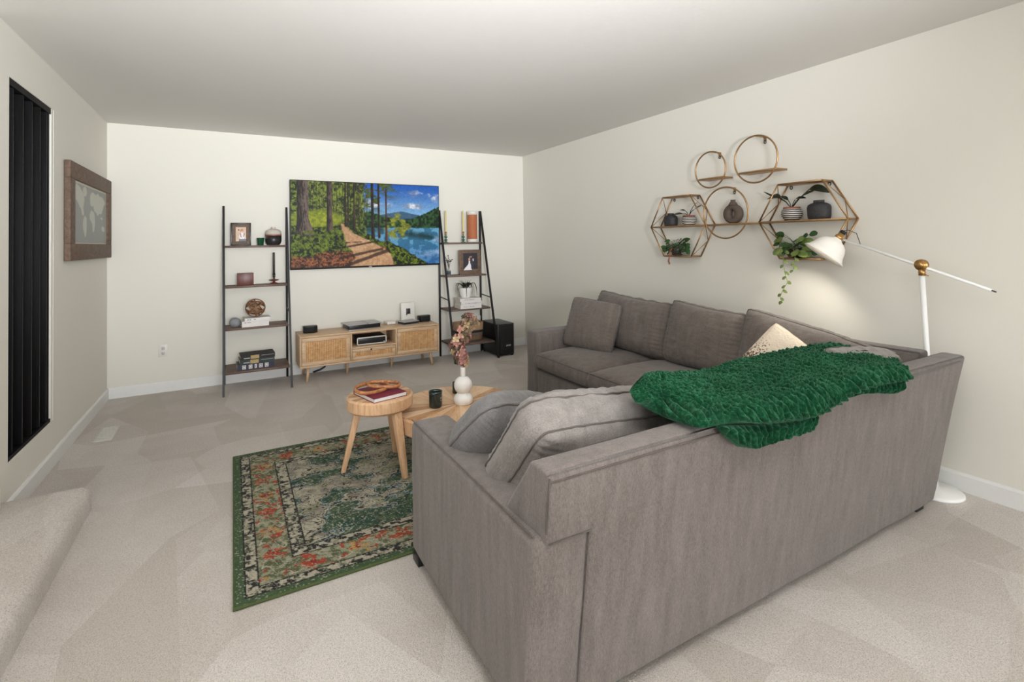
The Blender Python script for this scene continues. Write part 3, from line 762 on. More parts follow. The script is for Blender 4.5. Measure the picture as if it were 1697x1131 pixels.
def photo_b(U, V):
    n = fbm(U*6, V*8, 8); c = lerp(np.broadcast_to(C(28, 28, 36), U.shape+(3,)), C(52, 46, 54), n)
    c = lerp(c, C(110, 92, 82)+0*c, ss(.86, .95, V))
    c = lerp(c, C(232, 228, 232)+0*c, (V > .42)*(V < .95)*ss(.01, -.01, np.abs(U-.42+.12*ss(.6, .95, V))-(.05+.24*ss(.5, 1.0, V))))
    c = lerp(c, C(206, 160, 136)+0*c, ss(.08, .05, np.hypot(U-.42, V-.34))); c = lerp(c, C(206, 160, 136)+0*c, ss(.055, .035, np.hypot(U-.46, (V-.22))))
    c = lerp(c, C(52, 36, 30)+0*c, ss(.05, .03, np.hypot(U-.41, (V-.19)))); c = lerp(c, C(50, 46, 60)+0*c, ss(.10, .07, np.abs(U-.62))*(V > .32)*(V < .88)); c = lerp(c, C(216, 214, 222)+0*c, ss(.05, .03, np.hypot((U-.70), (V-.38)*.5)))
    c = lerp(c, C(198, 150, 126)+0*c, ss(.05, .03, np.hypot(U-.56, (V-.20)))); return c
e = frame_photo('photo_frame', 3.296, 3.562, .953, 1.245, -.185, .042, (MAT['brownframe'],), 'rustic brown photo frame with a wedding couple picture on the right ladder shelf', photo_b, .05, depth=.03)
MB().box(-.1335, .0005, 0.0, -.1335+.012, .0295, .29, .001).build('reddish_edge', MAT['pinkframe'], e)

e = empty('bud_vase', (3.160, -.16, .953), 0, 'tiny clear glass bottle with a dark label on the right ladder shelf', 'vase')
MB().lathe([(.020, 0), (.022, .004), (.022, .055), (.010, .068), (.009, .088), (.011, .090), (.008, .09), (.008, .07), (.019, .055), (.019, .006), (0, .006)], 20).build('bottle', MAT['glass'], e)
MB().lathe([(.0226, .012), (.0226, .048)], 20, cap=False).build('dark_label', plain('slate_label', (62, 72, 82), .6), e)
m = MB(); rnd = random.Random(4)
for k in range(7):
    a = rnd.uniform(-.9, 1.3); L = rnd.uniform(.07, .13); p0 = Vector((0, 0, 0)); p1 = Vector((math.sin(a)*L*.45, rnd.uniform(-.02, .02), L*.9)); p2 = Vector((math.sin(a)*L*1.0, rnd.uniform(-.02, .02), L*(1.25-.3*abs(a))))
    m.tube([p0, p1*.5, p1, p2], .0018, 5)
    for q in range(5):
        t = .5+q*.12; c_ = p1.lerp(p2, min(1, max(0, t*1.6-.6))); m.ball(c_+Vector((rnd.uniform(-.006, .006), 0, rnd.uniform(-.006, .006))), .0055, n=6)
tag(m.build('dried_sprig', MAT['dried'], loc=(3.160, -.16, 1.03)), 'black dried flower sprig in the tiny glass bottle', 'dried flowers')

book('white_book', 3.365, -.225, .570, .262, .20, .042, R(-2), MAT['paper'], 'white book at the bottom of the stack under the potted plant', group='white books on the right ladder shelf', spine_lines=((.15, .68, .5, .006),))
book('white_book', 3.370, -.225, .6125, .258, .20, .040, R(-1), MAT['paper'], 'white book in the middle of the stack under the potted plant', group='white books on the right ladder shelf', spine_lines=((.06, .09, .4, .007), (.17, .86, .45, .007), (.92, .95, .55, .007)))
book('white_book', 3.362, -.225, .6530, .258, .20, .034, R(-3), MAT['paper'], 'white book on top of the stack, directly under the white pot', group='white books on the right ladder shelf', spine_lines=((.22, .70, .5, .006),))
e = empty('potted_plant', (3.345, -.21, .6875), 0, 'spidery green plant in a white ceramic pot on white books', 'potted plant')
MB().lathe([(.052, 0), (.058, .004), (.072, .07), (.078, .112), (.080, .116), (.074, .116), (.070, .09), (0, .09)], 36).build('pot', MAT['whitecer'], e)
m = MB(); rnd = random.Random(7)
for k in range(17):
    a = k*2.4+.3; up_ = (k % 3 == 0); L = rnd.uniform(.13, .17); pts = []
    for i in range(10):
        t = i/9
        if up_: r_, z_ = .01+.055*t*t+.02*t, .10+.125*t-.02*t*t
        else: r_, z_ = .02+L*.82*math.sin(t*1.5), .112+.075*math.sin(t*2.6)-.135*t*t*t
        pts.append((r_*math.cos(a), r_*math.sin(a)*.62, z_))
    m.tube(pts, [.0105*(1-.85*(i/9)**2) for i in range(10)], 5, flat=.35)
m.build('leaves', MAT['leafdark'], e)
MB().ball((0, 0, .112), .032, .03, .024, 12).build('blossom', plain('dry_flower_head', (120, 84, 74), .9), e)

e = empty('fabric_basket', (3.36, -.235, .190), 0, 'two-tone tan fabric basket with a black band on the right ladder shelf', 'basket')
def rrect(hw, hd, n=40, p=4):
    out = []
    for k in range(n):
        a = 2*math.pi*k/n; c_, s_ = math.cos(a), math.sin(a); r_ = (abs(c_)**p+abs(s_)**p)**(-1/p); out.append((hw*r_*c_, hd*r_*s_))
    return out
def band(m, levels, n=40):
    vs, fs = [], []
    for hw, hd, z in levels:
        for x, y in rrect(hw, hd, n): vs.append((x, y, z))
    for i in range(len(levels)-1):
        for k in range(n): k2 = (k+1) % n; fs.append((i*n+k, i*n+k2, (i+1)*n+k2, (i+1)*n+k))
    m.add(vs, fs, 0, True); return m
m = band(MB(), [(.0, .0, 0), (.145, .09, 0), (.155, .10, .01), (.165, .107, .10)]); m.build('lower_body', MAT['basket_bot'], e)
band(MB(), [(.166, .108, .10), (.167, .109, .128)]).build('black_band', MAT['leather'], e)
band(MB(), [(.167, .109, .128), (.170, .111, .215), (.166, .108, .215), (.160, .103, .02), (0, 0, .02)]).build('upper_body', MAT['basket_top'], e)
MB().box(-.130, -.1145, .168, -.055, -.100, .186, .003).build('handle', MAT['leather'], e)

sb = empty('subwoofer', (3.745, -.245, 0), 0, 'black box subwoofer on the carpet right of the ladder shelf', 'subwoofer')
m = MB(); m.poly([(-.115, -.185), (-.10, -.205), (.10, -.205), (.118, -.185), (.118, .215), (-.115, .215)], 'z', .018, .375, .006)
m.build('cabinet', MAT['blackpl'], sb)
MB().box(-.085, -.215, .035, .092, -.2, .36, .006).build('front_grille', MAT['blackfab'], sb)
for x in (-.09, .095):
    for y in (-.175, .185): MB().lathe([(.014, 0), (.016, .018)], 12).build('foot', MAT['blackpl'], sb).location = (x, y, 0)
MB().box(-.04, -.2165, .05, .06, -.2145, .09, .002).build('port', plain('port_black', (6, 6, 7), .5), sb)
text_part('logo', 'BOSE', .026, MAT['whitepl'], sb, Matrix.Translation((.025, -.2162, .125)) @ TXT_BACK @ Matrix(((1, .25, 0, 0), (0, 1, 0, 0), (0, 0, 1, 0), (0, 0, 0, 1))))

# ================================================================== MEDIA CONSOLE
mc = empty('media_console', (2.235, -.21, 0), 0, 'light oak media console with cane doors and splayed legs under the television', 'media console')
X0, X1, Y0, Y1, Z0, Z1 = -.71, .705, -.19, .19, .14, .445
m = MB(); th = .016
m.box(X0, Y0, Z1-th, X1, Y1, Z1, .002, 1); m.box(X0, Y0, Z0, X1, Y1, Z0+th, .002, 1)
m.box(X0, Y1-.006, Z0+th, X1, Y1, Z1-th)
m.build('body', MAT['oak'], mc)
for x in (X0, -.238, .222, X1-th): MB().box(x, Y0+.001, Z0+th, x+th, Y1-.006, Z1-th, .001, 1).build('upright', MAT['oakv'], mc)
MB().box(-.222, Y0+.002, .272, .222, Y1-.006, .286, .001, 1).build('inner_shelf', MAT['oak'], mc)
def cane_door(name, xa, xb, za, zb, fwid, hx):
    d = MB(); y0, y1 = Y0+.001, Y0+.019
    d.box(xa, y0, zb-fwid, xb, y1, zb, .0015, 1); d.box(xa, y0, za, xb, y1, za+fwid, .0015, 1)
    d.box(xa, y0, za+fwid, xa+fwid, y1, zb-fwid, .0015, 1); d.box(xb-fwid, y0, za+fwid, xb, y1, zb-fwid, .0015, 1)
    o = d.build(name, MAT['oak'], mc)
    MB().box(xa+fwid-.003, y0+.005, za+fwid-.003, xb-fwid+.003, y0+.011, zb-fwid+.003).build('cane_panel', MAT['cane'], o)
    if hx is not None: MB().box(hx-.006, y0-.013, .245, hx+.006, y0-.001, .345, .003).build('handle', MAT['oakv'], o)
    return o
zl, zh = Z0+th+.003, Z1-th-.003
cane_door('door', X0+th+.003, -.241, zl, zh, .036, -.262)
cane_door('door', .241, X1-th-.003, zl, zh, .036, .257)
dr = cane_door('drawer', -.219, .219, zl, .269, .030, None)
MB().lathe([(.005, 0), (.005, .012), (.008, .014), (.006, .018)], 12, M=Matrix.Translation((-.035, Y0+.001, .255)) @ Matrix.Rotation(R(90), 4, 'X')).build('knob', MAT['black'], dr)
def leg(xt, yt, xb, yb, zt=.14):
    MB().tube([(xt, yt, zt), (xb, yb, 0)], [.017, .011], 14).build('leg', MAT['oakv'], mc)
for sx_, xx in ((-1, -.645), (1, .635)):
    leg(xx*.97, -.135, xx, -.165); leg(xx*.97, .135, xx, .165)
leg(-.235, -.02, -.245, -.03); leg(.225, -.02, .225, -.01)
# on the console
def wedge_speaker(x, y, lab, rz):
    e = empty('satellite_speaker', (x, y, .445), rz, lab, 'speaker', 'small black speakers on the media console')
    m = MB(); m.poly([(-.068, .035), (-.068, -.018), (-.052, -.045), (.040, -.045), (.068, -.020), (.068, .035)], 'z', 0, .068, .005); m.build('cabinet', MAT['blackpl'], e)
    MB().box(-.05, -.049, .006, .038, -.044, .062, .003).build('grille', MAT['blackfab'], e)
wedge_speaker(1.648, -.175, 'small black speaker on the left end of the media console', R(-4))
wedge_speaker(2.862, -.135, 'small black speaker on the right end of the media console', R(3))
e = empty('game_console', (2.155, -.19, .445), R(6), 'flat silver and black game console lying on the media console', 'game console')
m = MB(); m.poly([(-.165, -.105), (.165, -.105), (.165, .115), (-.165, .115)], 'z', .008, .050, .004); m.build('body', MAT['blackpl'], e)
for a, b_, nm in ((-.178, .028, 'left_panel'), (.034, .178, 'right_panel')):
    m = MB(); m.poly([(a, -.120), (b_, -.120), (b_+(.03 if a < 0 else 0)-.03*(a < 0), .125), (a, .125)], 'z', .050, .058, .002); m.build(nm, MAT['silver'], e)
MB().box(-.17, -.115, 0, .17, .115, .008, .002).build('base_panel', MAT['silver'], e)
e = empty('router', (2.475, -.115, .445), R(8), 'small white square router on the media console', 'router')
MB().box(-.05, -.05, 0, .05, .05, .034, .010, 4).build('case', MAT['whitepl'], e); MB().box(-.012, -.0515, .012, .012, -.049, .020).build('indicator', MAT['vent'], e)
e = empty('white_modem', (2.692, -.085, .445), 0, 'upright white rounded modem with a black window on the media console', 'modem')
e.rotation_euler = (R(-4), 0, 0)
MB().box(-.083, -.018, 0, .083, .018, .222, .016, 4).build('case', MAT['whitepl'], e); MB().box(-.027, -.0195, .078, .022, -.0175, .152, .002).build('window', MAT['blackpl'], e)
MB().box(-.014, -.0200, .076, .020, -.0192, .090).build('printed_mark', MAT['whitepl'], e)
e = empty('flat_player', (2.653, -.215, .445), R(14), 'flat silver box with a black front slot in front of the white modem', 'media player')
m = MB(); m.box(-.095, -.075, .028, .095, .075, .036, .002); m.box(-.095, -.075, .0, .095, .075, .008, .002); m.build('case', MAT['silver'], e)
MB().box(-.09, -.070, .008, .09, .07, .028).build('slot', MAT['blackpl'], e)
e = empty('receiver', (2.222, -.245, .286), R(0), 'black receiver with a silver front frame in the console open bay', 'receiver')
MB().box(-.148, -.100, .014, .148, .14, .084, .002).build('case', MAT['blackpl'], e)
m = MB(); m.box(-.152, -.108, .076, .152, -.098, .086, .001); m.box(-.152, -.108, .010, .152, -.098, .018, .001); m.box(-.152, -.108, .010, -.142, -.098, .086, .001); m.box(.142, -.108, .010, .152, -.098, .086, .001)
m.build('front_frame', MAT['whitepl'], e)
MB().box(.118, -.112, .014, .142, -.105, .030, .002).build('knob', MAT['silver'], e)
for x in (-.135, .135):
    for y in (-.09, .12): MB().lathe([(.011, 0), (.011, .014)], 12).build('foot', MAT['silver'], e).location = (x, y, 0)
cb_ = MB().tube([(1.69, -.045, .012), (1.76, -.05, .03), (1.80, -.045, .05), (1.82, -.04, .075)], .009, 8)
tag(cb_.build('cable', MAT['blackpl']), 'thick black cable hanging behind the media console near its left legs', 'cable')

# ================================================================== RUG
RX0, RX1, RY0, RY1 = .968, 3.10, -3.490, -1.992
def rug_fn(U, V):
    x = U*(RX1-RX0); y = (1-V)*(RY1-RY0)           # metres from left edge / from near edge
    d = np.minimum(np.minimum(x, (RX1-RX0)-x), np.minimum(y, (RY1-RY0)-y)); sh = U.shape
    n1 = fbm(x*55, y*55, 1, 3); n2 = fbm(x*46, y*46, 2, 4); n3 = fbm(x*14, y*14, 3, 4); n4 = fbm(x*120, y*120, 4, 2)
    cream, blk, gr, teal, red, org, blue = C(196, 188, 166), C(30, 30, 28), C(72, 92, 58), C(34, 74, 60), C(150, 46, 30), C(182, 112, 46), C(92, 128, 146)
    mott = lerp(np.broadcast_to(blk, sh+(3,)), cream, ss(.44, .56, fbm(x*60, y*60, 77, 3))); mott = lerp(mott, C(124, 130, 100), ss(.6, .7, n1)*.7)
    c = lerp(np.broadcast_to(C(58, 84, 52), sh+(3,)), C(80, 104, 66), n1)
    c = np.where(((d > .034) & (d < .082))[..., None], mott, c)
    # flowers between the two bands
    fl = lerp(np.broadcast_to(C(94, 102, 66), sh+(3,)), C(164, 164, 134), ss(.40, .62, n2))
    al = np.where(d == x, y, np.where(d == y, x, np.where(d == (RX1-RX0)-x, y, x)))
    ph = al/.19; cell = np.floor(ph); fx = (ph-cell-.5)*.19; fy = d-.145
    rr_ = np.hypot(fx, fy*.9)+.022*(n2-.5)*2; ang = np.arctan2(fy, fx)
    pet = rr_ < .052*(.72+.28*np.cos(ang*6))+.012*(n1-.5); odd = (np.floor(cell) % 2) == 0
    oc = lerp(np.broadcast_to(org, sh+(3,)), C(206, 156, 84), ss(.45, .6, n1)); oc2 = lerp(np.broadcast_to(red, sh+(3,)), C(196, 110, 66), ss(.5, .65, n1))
    fl = np.where((pet & odd & (n1 > .47))[..., None], oc, fl); fl = np.where(((rr_ < .040) & ~odd & (n1 > .46))[..., None], oc2, fl)
    fl = np.where(((rr_ < .014))[..., None], red, fl)
    vn = np.abs(np.sin(al*34+3*np.sin(d*40))*.05+.15-d); fl = np.where((vn < .0045)[..., None], cream, fl)
    fl = np.where(((fbm(x*34, y*34, 17, 3) > .66))[..., None], C(176, 70, 40), fl)
    c = np.where(((d >= .082) & (d < .215))[..., None], fl, c)
    c = np.where(((d >= .215) & (d < .272))[..., None], mott, c)
    # field with cloudy medallions
    wx, wy = x+.10*(fbm(x*6, y*6, 21)-.5), y+.10*(fbm(x*6, y*6, 25)-.5)
    k = fbm(wx*6.4, wy*8.6, 29, 4)+.10*np.cos((x-1.07)*6.5)*np.cos((y-.75)*8)*-1
    fd = lerp(np.broadcast_to(C(40, 78, 58), sh+(3,)), C(84, 104, 72), ss(.35, .65, n2)); fd = lerp(fd, teal+0*fd, ss(.55, .7, n3))
    cr = lerp(np.broadcast_to(cream, sh+(3,)), C(150, 142, 128), ss(.4, .7, n3)); cr = lerp(cr, C(146, 152, 112)+0*cr, ss(.5, .62, fbm(x*12, y*12, 35))*.6)
    f2 = np.where((k > .53)[..., None], cr, fd)
    f2 = np.where(((k > .495) & (k < .525))[..., None], lerp(np.broadcast_to(blue, sh+(3,)), C(172, 190, 190), n1), f2)
    f2 = np.where((np.abs(k-.53) < .012)[..., None], blk, f2); f2 = np.where((np.abs(k-.60) < .008)[..., None], C(60, 54, 44), f2)
    f2 = np.where((np.abs(fbm(x*22, y*26, 51, 3)-.5) < .016)[..., None], C(50, 46, 38), f2)
    f2 = np.where((np.abs(fbm(x*19, y*22, 57, 3)-.52) < .016)[..., None], C(176, 178, 158), f2)
    c = np.where((d >= .272)[..., None], f2, c)
    for e_ in (.034, .082, .215, .272): c = np.where((np.abs(d-e_) < .0035+.002*(n4-.5))[..., None], blk, c)
    c = np.where((fbm(x*150, y*150, 4, 2) > .74)[..., None], C(176, 172, 156), c)
    return c*(.62+.62*fbm(x*240, y*240, 93, 2))[..., None]*.86
rg = empty('area_rug', ((RX0+RX1)/2, (RY0+RY1)/2, 0), 0, 'green, cream and rust patterned area rug on the carpet under the coffee tables', 'rug')
hx_, hy_ = (RX1-RX0)/2, (RY1-RY0)/2
picture('pile', 640, 450, rug_fn, MAT['rug'], rg, (-hx_+.003, hy_-.003, .0115), (2*hx_-.006, 0, 0), (0, -(2*hy_-.006), 0))
m = MB(); m.box(-hx_+.004, -hy_+.004, .0005, hx_-.004, hy_-.004, .011); m.build('backing', MAT['rugedge'], rg)
m = MB(); m.tube([(-hx_, -hy_, .0065), (hx_, -hy_, .0065), (hx_, hy_, .0065), (-hx_, hy_, .0065)], .0065, 8, closed=True); m.build('bound_edge', MAT['rugedge'], rg)

# ================================================================== TABLES
def round_table(name, x, y, r, ztop, thick, legs, label):
    e = empty(name, (x, y, 0), 0, label, 'table')
    o = MB().lathe([(r-.012, -thick), (r, -thick+.012), (r, -.010), (r-.010, 0)], 72).build('tabletop', [MAT['fir'], MAT['radial']], e, loc=(0, 0, ztop))
    smooth_sharp(o, 30)
    for p_ in o.data.polygons:
        if abs(p_.normal.z) > .9 and p_.center.z > -.02: p_.material_index = 1
    for (xt, yt, xb, yb) in legs:
        m = MB(); a = Vector((xt-x, yt-y, ztop-thick)); b2 = Vector((xb-x, yb-y, .012))
        d = Vector((xb-x, yb-y, 0)).normalized(); s_ = Vector((-d.y, d.x, 0)); vs = []
        for c_, hw_, hd_ in ((a, .026, .020), (b2, .015, .013)):
            for sa, sb_ in ((-1, -1), (1, -1), (1, 1), (-1, 1)): vs.append(c_+s_*hw_*sa+d*hd_*sb_)
        bm_ = bmesh.new(); V_ = [bm_.verts.new(v) for v in vs]
        for f_ in ((0, 1, 2, 3), (7, 6, 5, 4), (0, 4, 5, 1), (1, 5, 6, 2), (2, 6, 7, 3), (3, 7, 4, 0)): bm_.faces.new([V_[i] for i in f_])
        bmesh.ops.recalc_face_normals(bm_, faces=bm_.faces[:]); bmesh.ops.bevel(bm_, geom=bm_.edges[:], offset=.004, segments=2, profile=.5, affect='EDGES'); m.bm(bm_, 0, True)
        m.build('leg', MAT['fir'], e)
    return e
round_table('accent_table', 1.728, -2.605, .190, .440, .078, [(1.60, -2.60, 1.520, -2.572), (1.785, -2.745, 1.808, -2.825), (1.815, -2.515, 1.862, -2.452)], 'small round pale wood accent table with three splayed legs on the rug')
round_table('coffee_table', 2.205, -2.670, .393, .320, .100, [(2.02, -2.92, 1.99, -2.97), (2.42, -2.89, 2.45, -2.93), (2.42, -2.45, 2.45, -2.42), (2.03, -2.44, 2.00, -2.41)], 'low round radial-grain wood coffee table half tucked under the small one')

# book and wooden link on the small table
bk = empty('maroon_book', (1.722, -2.630, .440), R(14), 'maroon cloth-covered book on the small round table', 'book')
m = MB(); m.box(-.105, -.125, 0, .105, .125, .0025); m.box(-.105, -.125, .0215, .105, .125, .024, .001); m.box(-.105, .122, .0025, .105, .125, .0215); m.build('cover', MAT['maroon'], bk)
MB().box(-.101, -.121, .0025, .101, .121, .0215).build('pages', MAT['paper'], bk)
def link(pts, wd, th_):
    m = MB(); n = len(pts); vs, fs = [], []; P = [Vector(p) for p in pts]; c0_ = sum(P, Vector())/n
    for i, p_ in enumerate(P):
        d = (P[(i+1) % n]-P[i-1]).normalized(); o_ = (p_-c0_); o_ = (o_-d*o_.dot(d)); o_.normalize(); q = d.cross(o_)
        for k in range(8):
            a = 2*math.pi*k/8+math.pi/8; vs.append(p_+o_*th_*math.cos(a)*1.05+q*wd*math.sin(a)*1.05)
    for i in range(n):
        j = (i+1) % n
        for k in range(8): fs.append((i*8+k, j*8+k, j*8+(k+1) % 8, i*8+(k+1) % 8))
    m.add(vs, fs, 0, True); return m
wl = empty('wooden_link', (1.690, -2.615, .4645), R(10), 'carved brown wooden chain link ornament lying on the maroon book', 'ornament')
def oval(cx, cy, a, b, rot, z0, tx, ty, n=40):
    out = []
    for k in range(n):
        t_ = 2*math.pi*k/n; c_ = abs(math.cos(t_))**.85*math.copysign(1, math.cos(t_)); s_ = abs(math.sin(t_))**.85*math.copysign(1, math.sin(t_))
        x, y = a*c_, b*s_; xr = x*math.cos(rot)-y*math.sin(rot); yr = x*math.sin(rot)+y*math.cos(rot)
        out.append((cx+xr, cy+yr, z0+tx*x+ty*y))
    return out
link(oval(-.012, .0, .100, .062, R(8), .022, .0, .18), .011, .008).build('link', MAT['ring'], wl)
link(oval(.060, -.005, .092, .050, R(-22), .028, -.10, .05), .010, .008).build('link', MAT['ring'], wl)

cn = empty('candle_jar', (2.052, -2.665, .320), 0, 'dark teal glass candle jar on the round coffee table', 'candle')
MB().lathe([(.034, 0), (.038, .004), (.0405, .012), (.0415, .085), (.0420, .099), (.040, .100), (.038, .085), (.037, .060)], 40, cap=True).build('jar', MAT['darkjar'], cn)
MB().lathe([(0, .058), (.0375, .058), (.0375, .062), (0, .062)], 32).build('wax', MAT['waxblack'], cn)
text_part('printed_mark', 'A\nv', .016, MAT['whitepl'], cn, Matrix.Rotation(R(31), 4, 'Z') @ Matrix.Translation((0, -.0422, .055)) @ TXT_BACK, .0003)
c2_ = MB().lathe([(.034, 0), (.036, .004), (.036, .07), (.034, .07), (.032, .01), (0, .01)], 24)
tag(c2_.build('small_tumbler', MAT['darkjar'], loc=(2.284, -2.462, .320)), 'small dark glass tumbler standing behind the white bulb vase', 'glass')

vs_ = empty('bulb_vase', (2.228, -2.685, .320), 0, 'white double-bulb ceramic vase with a narrow neck on the coffee table', 'vase')
pr = [(.050, 0), (.056, .003)]+[(.061*math.sin(a), .024-.050*math.cos(a)) for a in [R(100), R(115), R(130), R(142)]]+[(.034, .066)]
pr += [(.057*math.sin(a), .114-.057*math.cos(a)) for a in [R(k) for k in range(35, 166, 10)]]+[(.0165, .170), (.0165, .222), (.0175, .226), (.014, .226), (.013, .18)]
MB().lathe(pr, 44).build('body', MAT['whitecer'], vs_)
# dried hydrangea bunch
def petals_obj():
    rnd = random.Random(11); V_, F_, Cc = [], [], []
    stems = MB(); cols = [lin(c) for c in ((176, 122, 112), (214, 170, 150), (146, 128, 92), (186, 164, 126), (98, 84, 60), (190, 134, 122), (112, 72, 64))]
    path = [(0, 0, -.05), (.0, 0, .03), (-.028, .0, .09), (-.030, .0, .15), (-.01, 0, .20), (.030, 0, .25), (.045, .0, .31)]
    stems.tube(path, .0028, 6)
    ctr = [(.0, .035, .036), (-.014, .07, .046), (-.032, .11, .060), (-.040, .15, .062), (-.008, .185, .055), (.030, .225, .056), (.052, .262, .060), (.042, .295, .048)]
    for cx, cz, rad in ctr:
        for k in range(15):
            a, b = rnd.uniform(0, 2*math.pi), rnd.uniform(-1, 1); q = math.sqrt(1-b*b)
            n = Vector((q*math.cos(a), q*math.sin(a), b)); p = Vector((cx, 0, cz))+Vector((n.x*rad*1.05, n.y*rad*.85, n.z*rad*.8))*rnd.uniform(.6, 1.05)
            s = n.orthogonal().normalized(); t_ = n.cross(s); rt = rnd.uniform(0, 3.14); col = rnd.choice(cols); ps = rnd.uniform(.017, .029)
            for j in range(4):
                an = rt+j*math.pi/2; d = s*math.cos(an)+t_*math.sin(an); e_ = n.cross(d); o_ = len(V_)
                pts = [p, p+d*ps*.55+e_*ps*.42+n*.003, p+d*ps+n*rnd.uniform(-.002, .006), p+d*ps*.55-e_*ps*.42+n*.003]
                V_.extend(pts); F_.append((o_, o_+1, o_+2, o_+3)); f_ = rnd.uniform(.75, 1.2); Cc.extend([tuple(x*f_*.75 for x in col)]+[tuple(min(1, x*f_) for x in col)]*3)
    me = bpy.data.meshes.new('petals'); me.from_pydata(V_, [], F_); a_ = me.color_attributes.new('Col', 'FLOAT_COLOR', 'POINT')
    a_.data.foreach_set('color', np.array([(*c, 1) for c in Cc], np.float32).reshape(-1)); me.materials.append(MAT['petal'])
    e = empty('dried_hydrangea', (2.232, -2.685, .545), 0, 'bunch of dried pink and olive hydrangea in the white bulb vase', 'dried flowers')
    o = bpy.data.objects.new('petals', me); COL.objects.link(o); o.parent = e
    sm = o.modifiers.new('thick', 'SOLIDIFY'); sm.thickness = .0006
    stems.build('stem', MAT['vine'], e)
petals_obj()

# ================================================================== WALL SHELVES (on the right wall, y decreases to the right)
D = .12; XF = W-D
def bar(m, a, b, r=.0048): m.tube([a, b], r, 8)
HEX = [(-2.387, 1.437), (-2.531, 1.683), (-2.822, 1.684), (-2.960, 1.437), (-2.815, 1.192), (-2.529, 1.199)]
def hexshelf(yc, lab):
    """wall origin at the centre of the hexagon"""
    e = empty('hexagon_shelf', (W, yc, 1.437), 0, lab, 'wall shelf', 'gold hexagon wall shelves')
    hy, ht, hz = .287, .144, .246
    V = [(hy, 0), (ht, hz), (-ht, hz), (-hy, 0), (-ht, -hz), (ht, -hz)]
    for x, nm in ((-D, 'front_frame'), (-.006, 'back_frame')):
        m = MB()
        for i in range(6): bar(m, (x, *V[i]), (x, *V[(i+1) % 6]), .0052)
        m.build(nm, MAT['gold'], e)
    for z, w_ in ((hz, ht), (0, hy-.004), (-hz, ht)):
        o = MB().box(-D-.003, -w_, z-.007, -.004, w_, z+.005, .0015, 1).build('shelf_plate', MAT['gold'], e)
    for i, j in ((0, 1), (2, 3), (3, 4), (5, 0)):
        m = MB(); a, b = V[i], V[j]; mid = ((a[0]+b[0])/2, (a[1]+b[1])/2)
        bar(m, (-D, *a), (-.006, *mid), .003); bar(m, (-D, *b), (-.006, *mid), .003)
        m.build('brace', MAT['gold'], e)
    for s_ in (1, -1):
        t_ = MB(); t_.tube([(-.003, s_*ht*.86+.008*math.cos(a), hz-.018+.011*math.sin(a)) for a in [2*math.pi*k/16 for k in range(16)]], .0028, 6, closed=True); t_.build('hanging_loop', MAT['black'], e)
    return e
hexshelf(-2.673, 'gold wire hexagon wall shelf with plants and a jar, nearer the back wall')
hexshelf(-3.697, 'gold wire hexagon wall shelf behind the white lamp head')
def ringshelf(yc, zc, r, pz, y0, y1, lab):
    e = empty('ring_shelf', (W, yc, zc), 0, lab, 'wall shelf', 'gold ring wall shelves')
    m = MB(); m.tube([(-D, r*math.cos(a), r*math.sin(a)) for a in [2*math.pi*k/64 for k in range(64)]], .0058, 8, closed=True); m.build('ring', MAT['gold'], e)
    m = MB(); m.box(-D-.004, y1-yc, pz-zc-.008, -.003, y0-yc, pz-zc+.004, .0015, 1); m.build('shelf_plate', MAT['gold'], e)
    m = MB(); m.box(-D, -.010, r-.0025, -.003, .010, r+.0025); m.box(-.006, -.010, r-.028, -.002, .010, r); m.build('bracket', MAT['gold'], e)
    t_ = MB(); t_.tube([(-.007, .008*math.cos(a), r-.035+.010*math.sin(a)) for a in [2*math.pi*k/16 for k in range(16)]], .0028, 6, closed=True); t_.build('hanging_loop', MAT['black'], e)
    return e
ringshelf(-3.0155, 1.8565, .1375, 1.792, -2.905, -3.125, 'smaller empty gold ring shelf high on the right wall')
ringshelf(-3.3935, 1.8795, .1640, 1.796, -3.262, -3.550, 'larger empty gold ring shelf, topmost on the right wall')
ringshelf(-3.1385, 1.5205, .1890, 1.437, -2.968, -3.410, 'gold ring shelf holding the brown donut vase between the hexagons')

# things on them
def dark_jar(y, sc, lab):
    pr = [(.060, 0), (.066, .004), (.070, .02), (.072, .075), (.066, .092), (.050, .102), (.034, .106), (.032, .118), (.034, .122), (.028, .122), (.026, .11)]
    o = MB().lathe([(r_*sc, z_*sc) for r_, z_ in pr], 36).build('stoneware_jar', MAT['vasedark'], loc=(W-.065, y, 1.4425)); o.scale = (.78, 1, 1); return tag(o, lab, 'vase')
dark_jar(-2.560, .88, 'charcoal stoneware jar on the hexagon shelf nearer the back wall'); dark_jar(-3.787, .98, 'charcoal stoneware jar on the hexagon shelf behind the lamp')
def striped(y, sc, lab, leaves, lmat):
    e = empty('striped_pot_plant', (W-.062, y, 1.4425), 0, lab, 'potted plant')
    pr = [(.040, 0), (.045, .003), (.060, .028), (.064, .045), (.060, .064), (.050, .078)]
    MB().lathe([(r_*sc, z_*sc) for r_, z_ in pr], 36).build('striped_pot', MAT['stripe'], e)
    MB().lathe([(.050*sc, .078*sc), (.050*sc, .088*sc), (.045*sc, .088*sc), (.042*sc, .080*sc), (0, .080*sc)], 36).build('rim', MAT['terra'], e)
    m = MB()
    for (dy, dz, L, w_, st, cu) in leaves:
        b = Vector((0, 0, .08*sc)); t_ = Vector((-.015, dy*st, dz*st+.08*sc)); m.tube([b, b.lerp(t_, .5)+Vector((0, 0, .01)), t_], .0028, 6)
        m.leaf(t_, (-.15, dy, dz*.35), L, w_, (-.6, 0, 1), cu, .2, n=8)
    m.build('leaves', lmat, e); return e
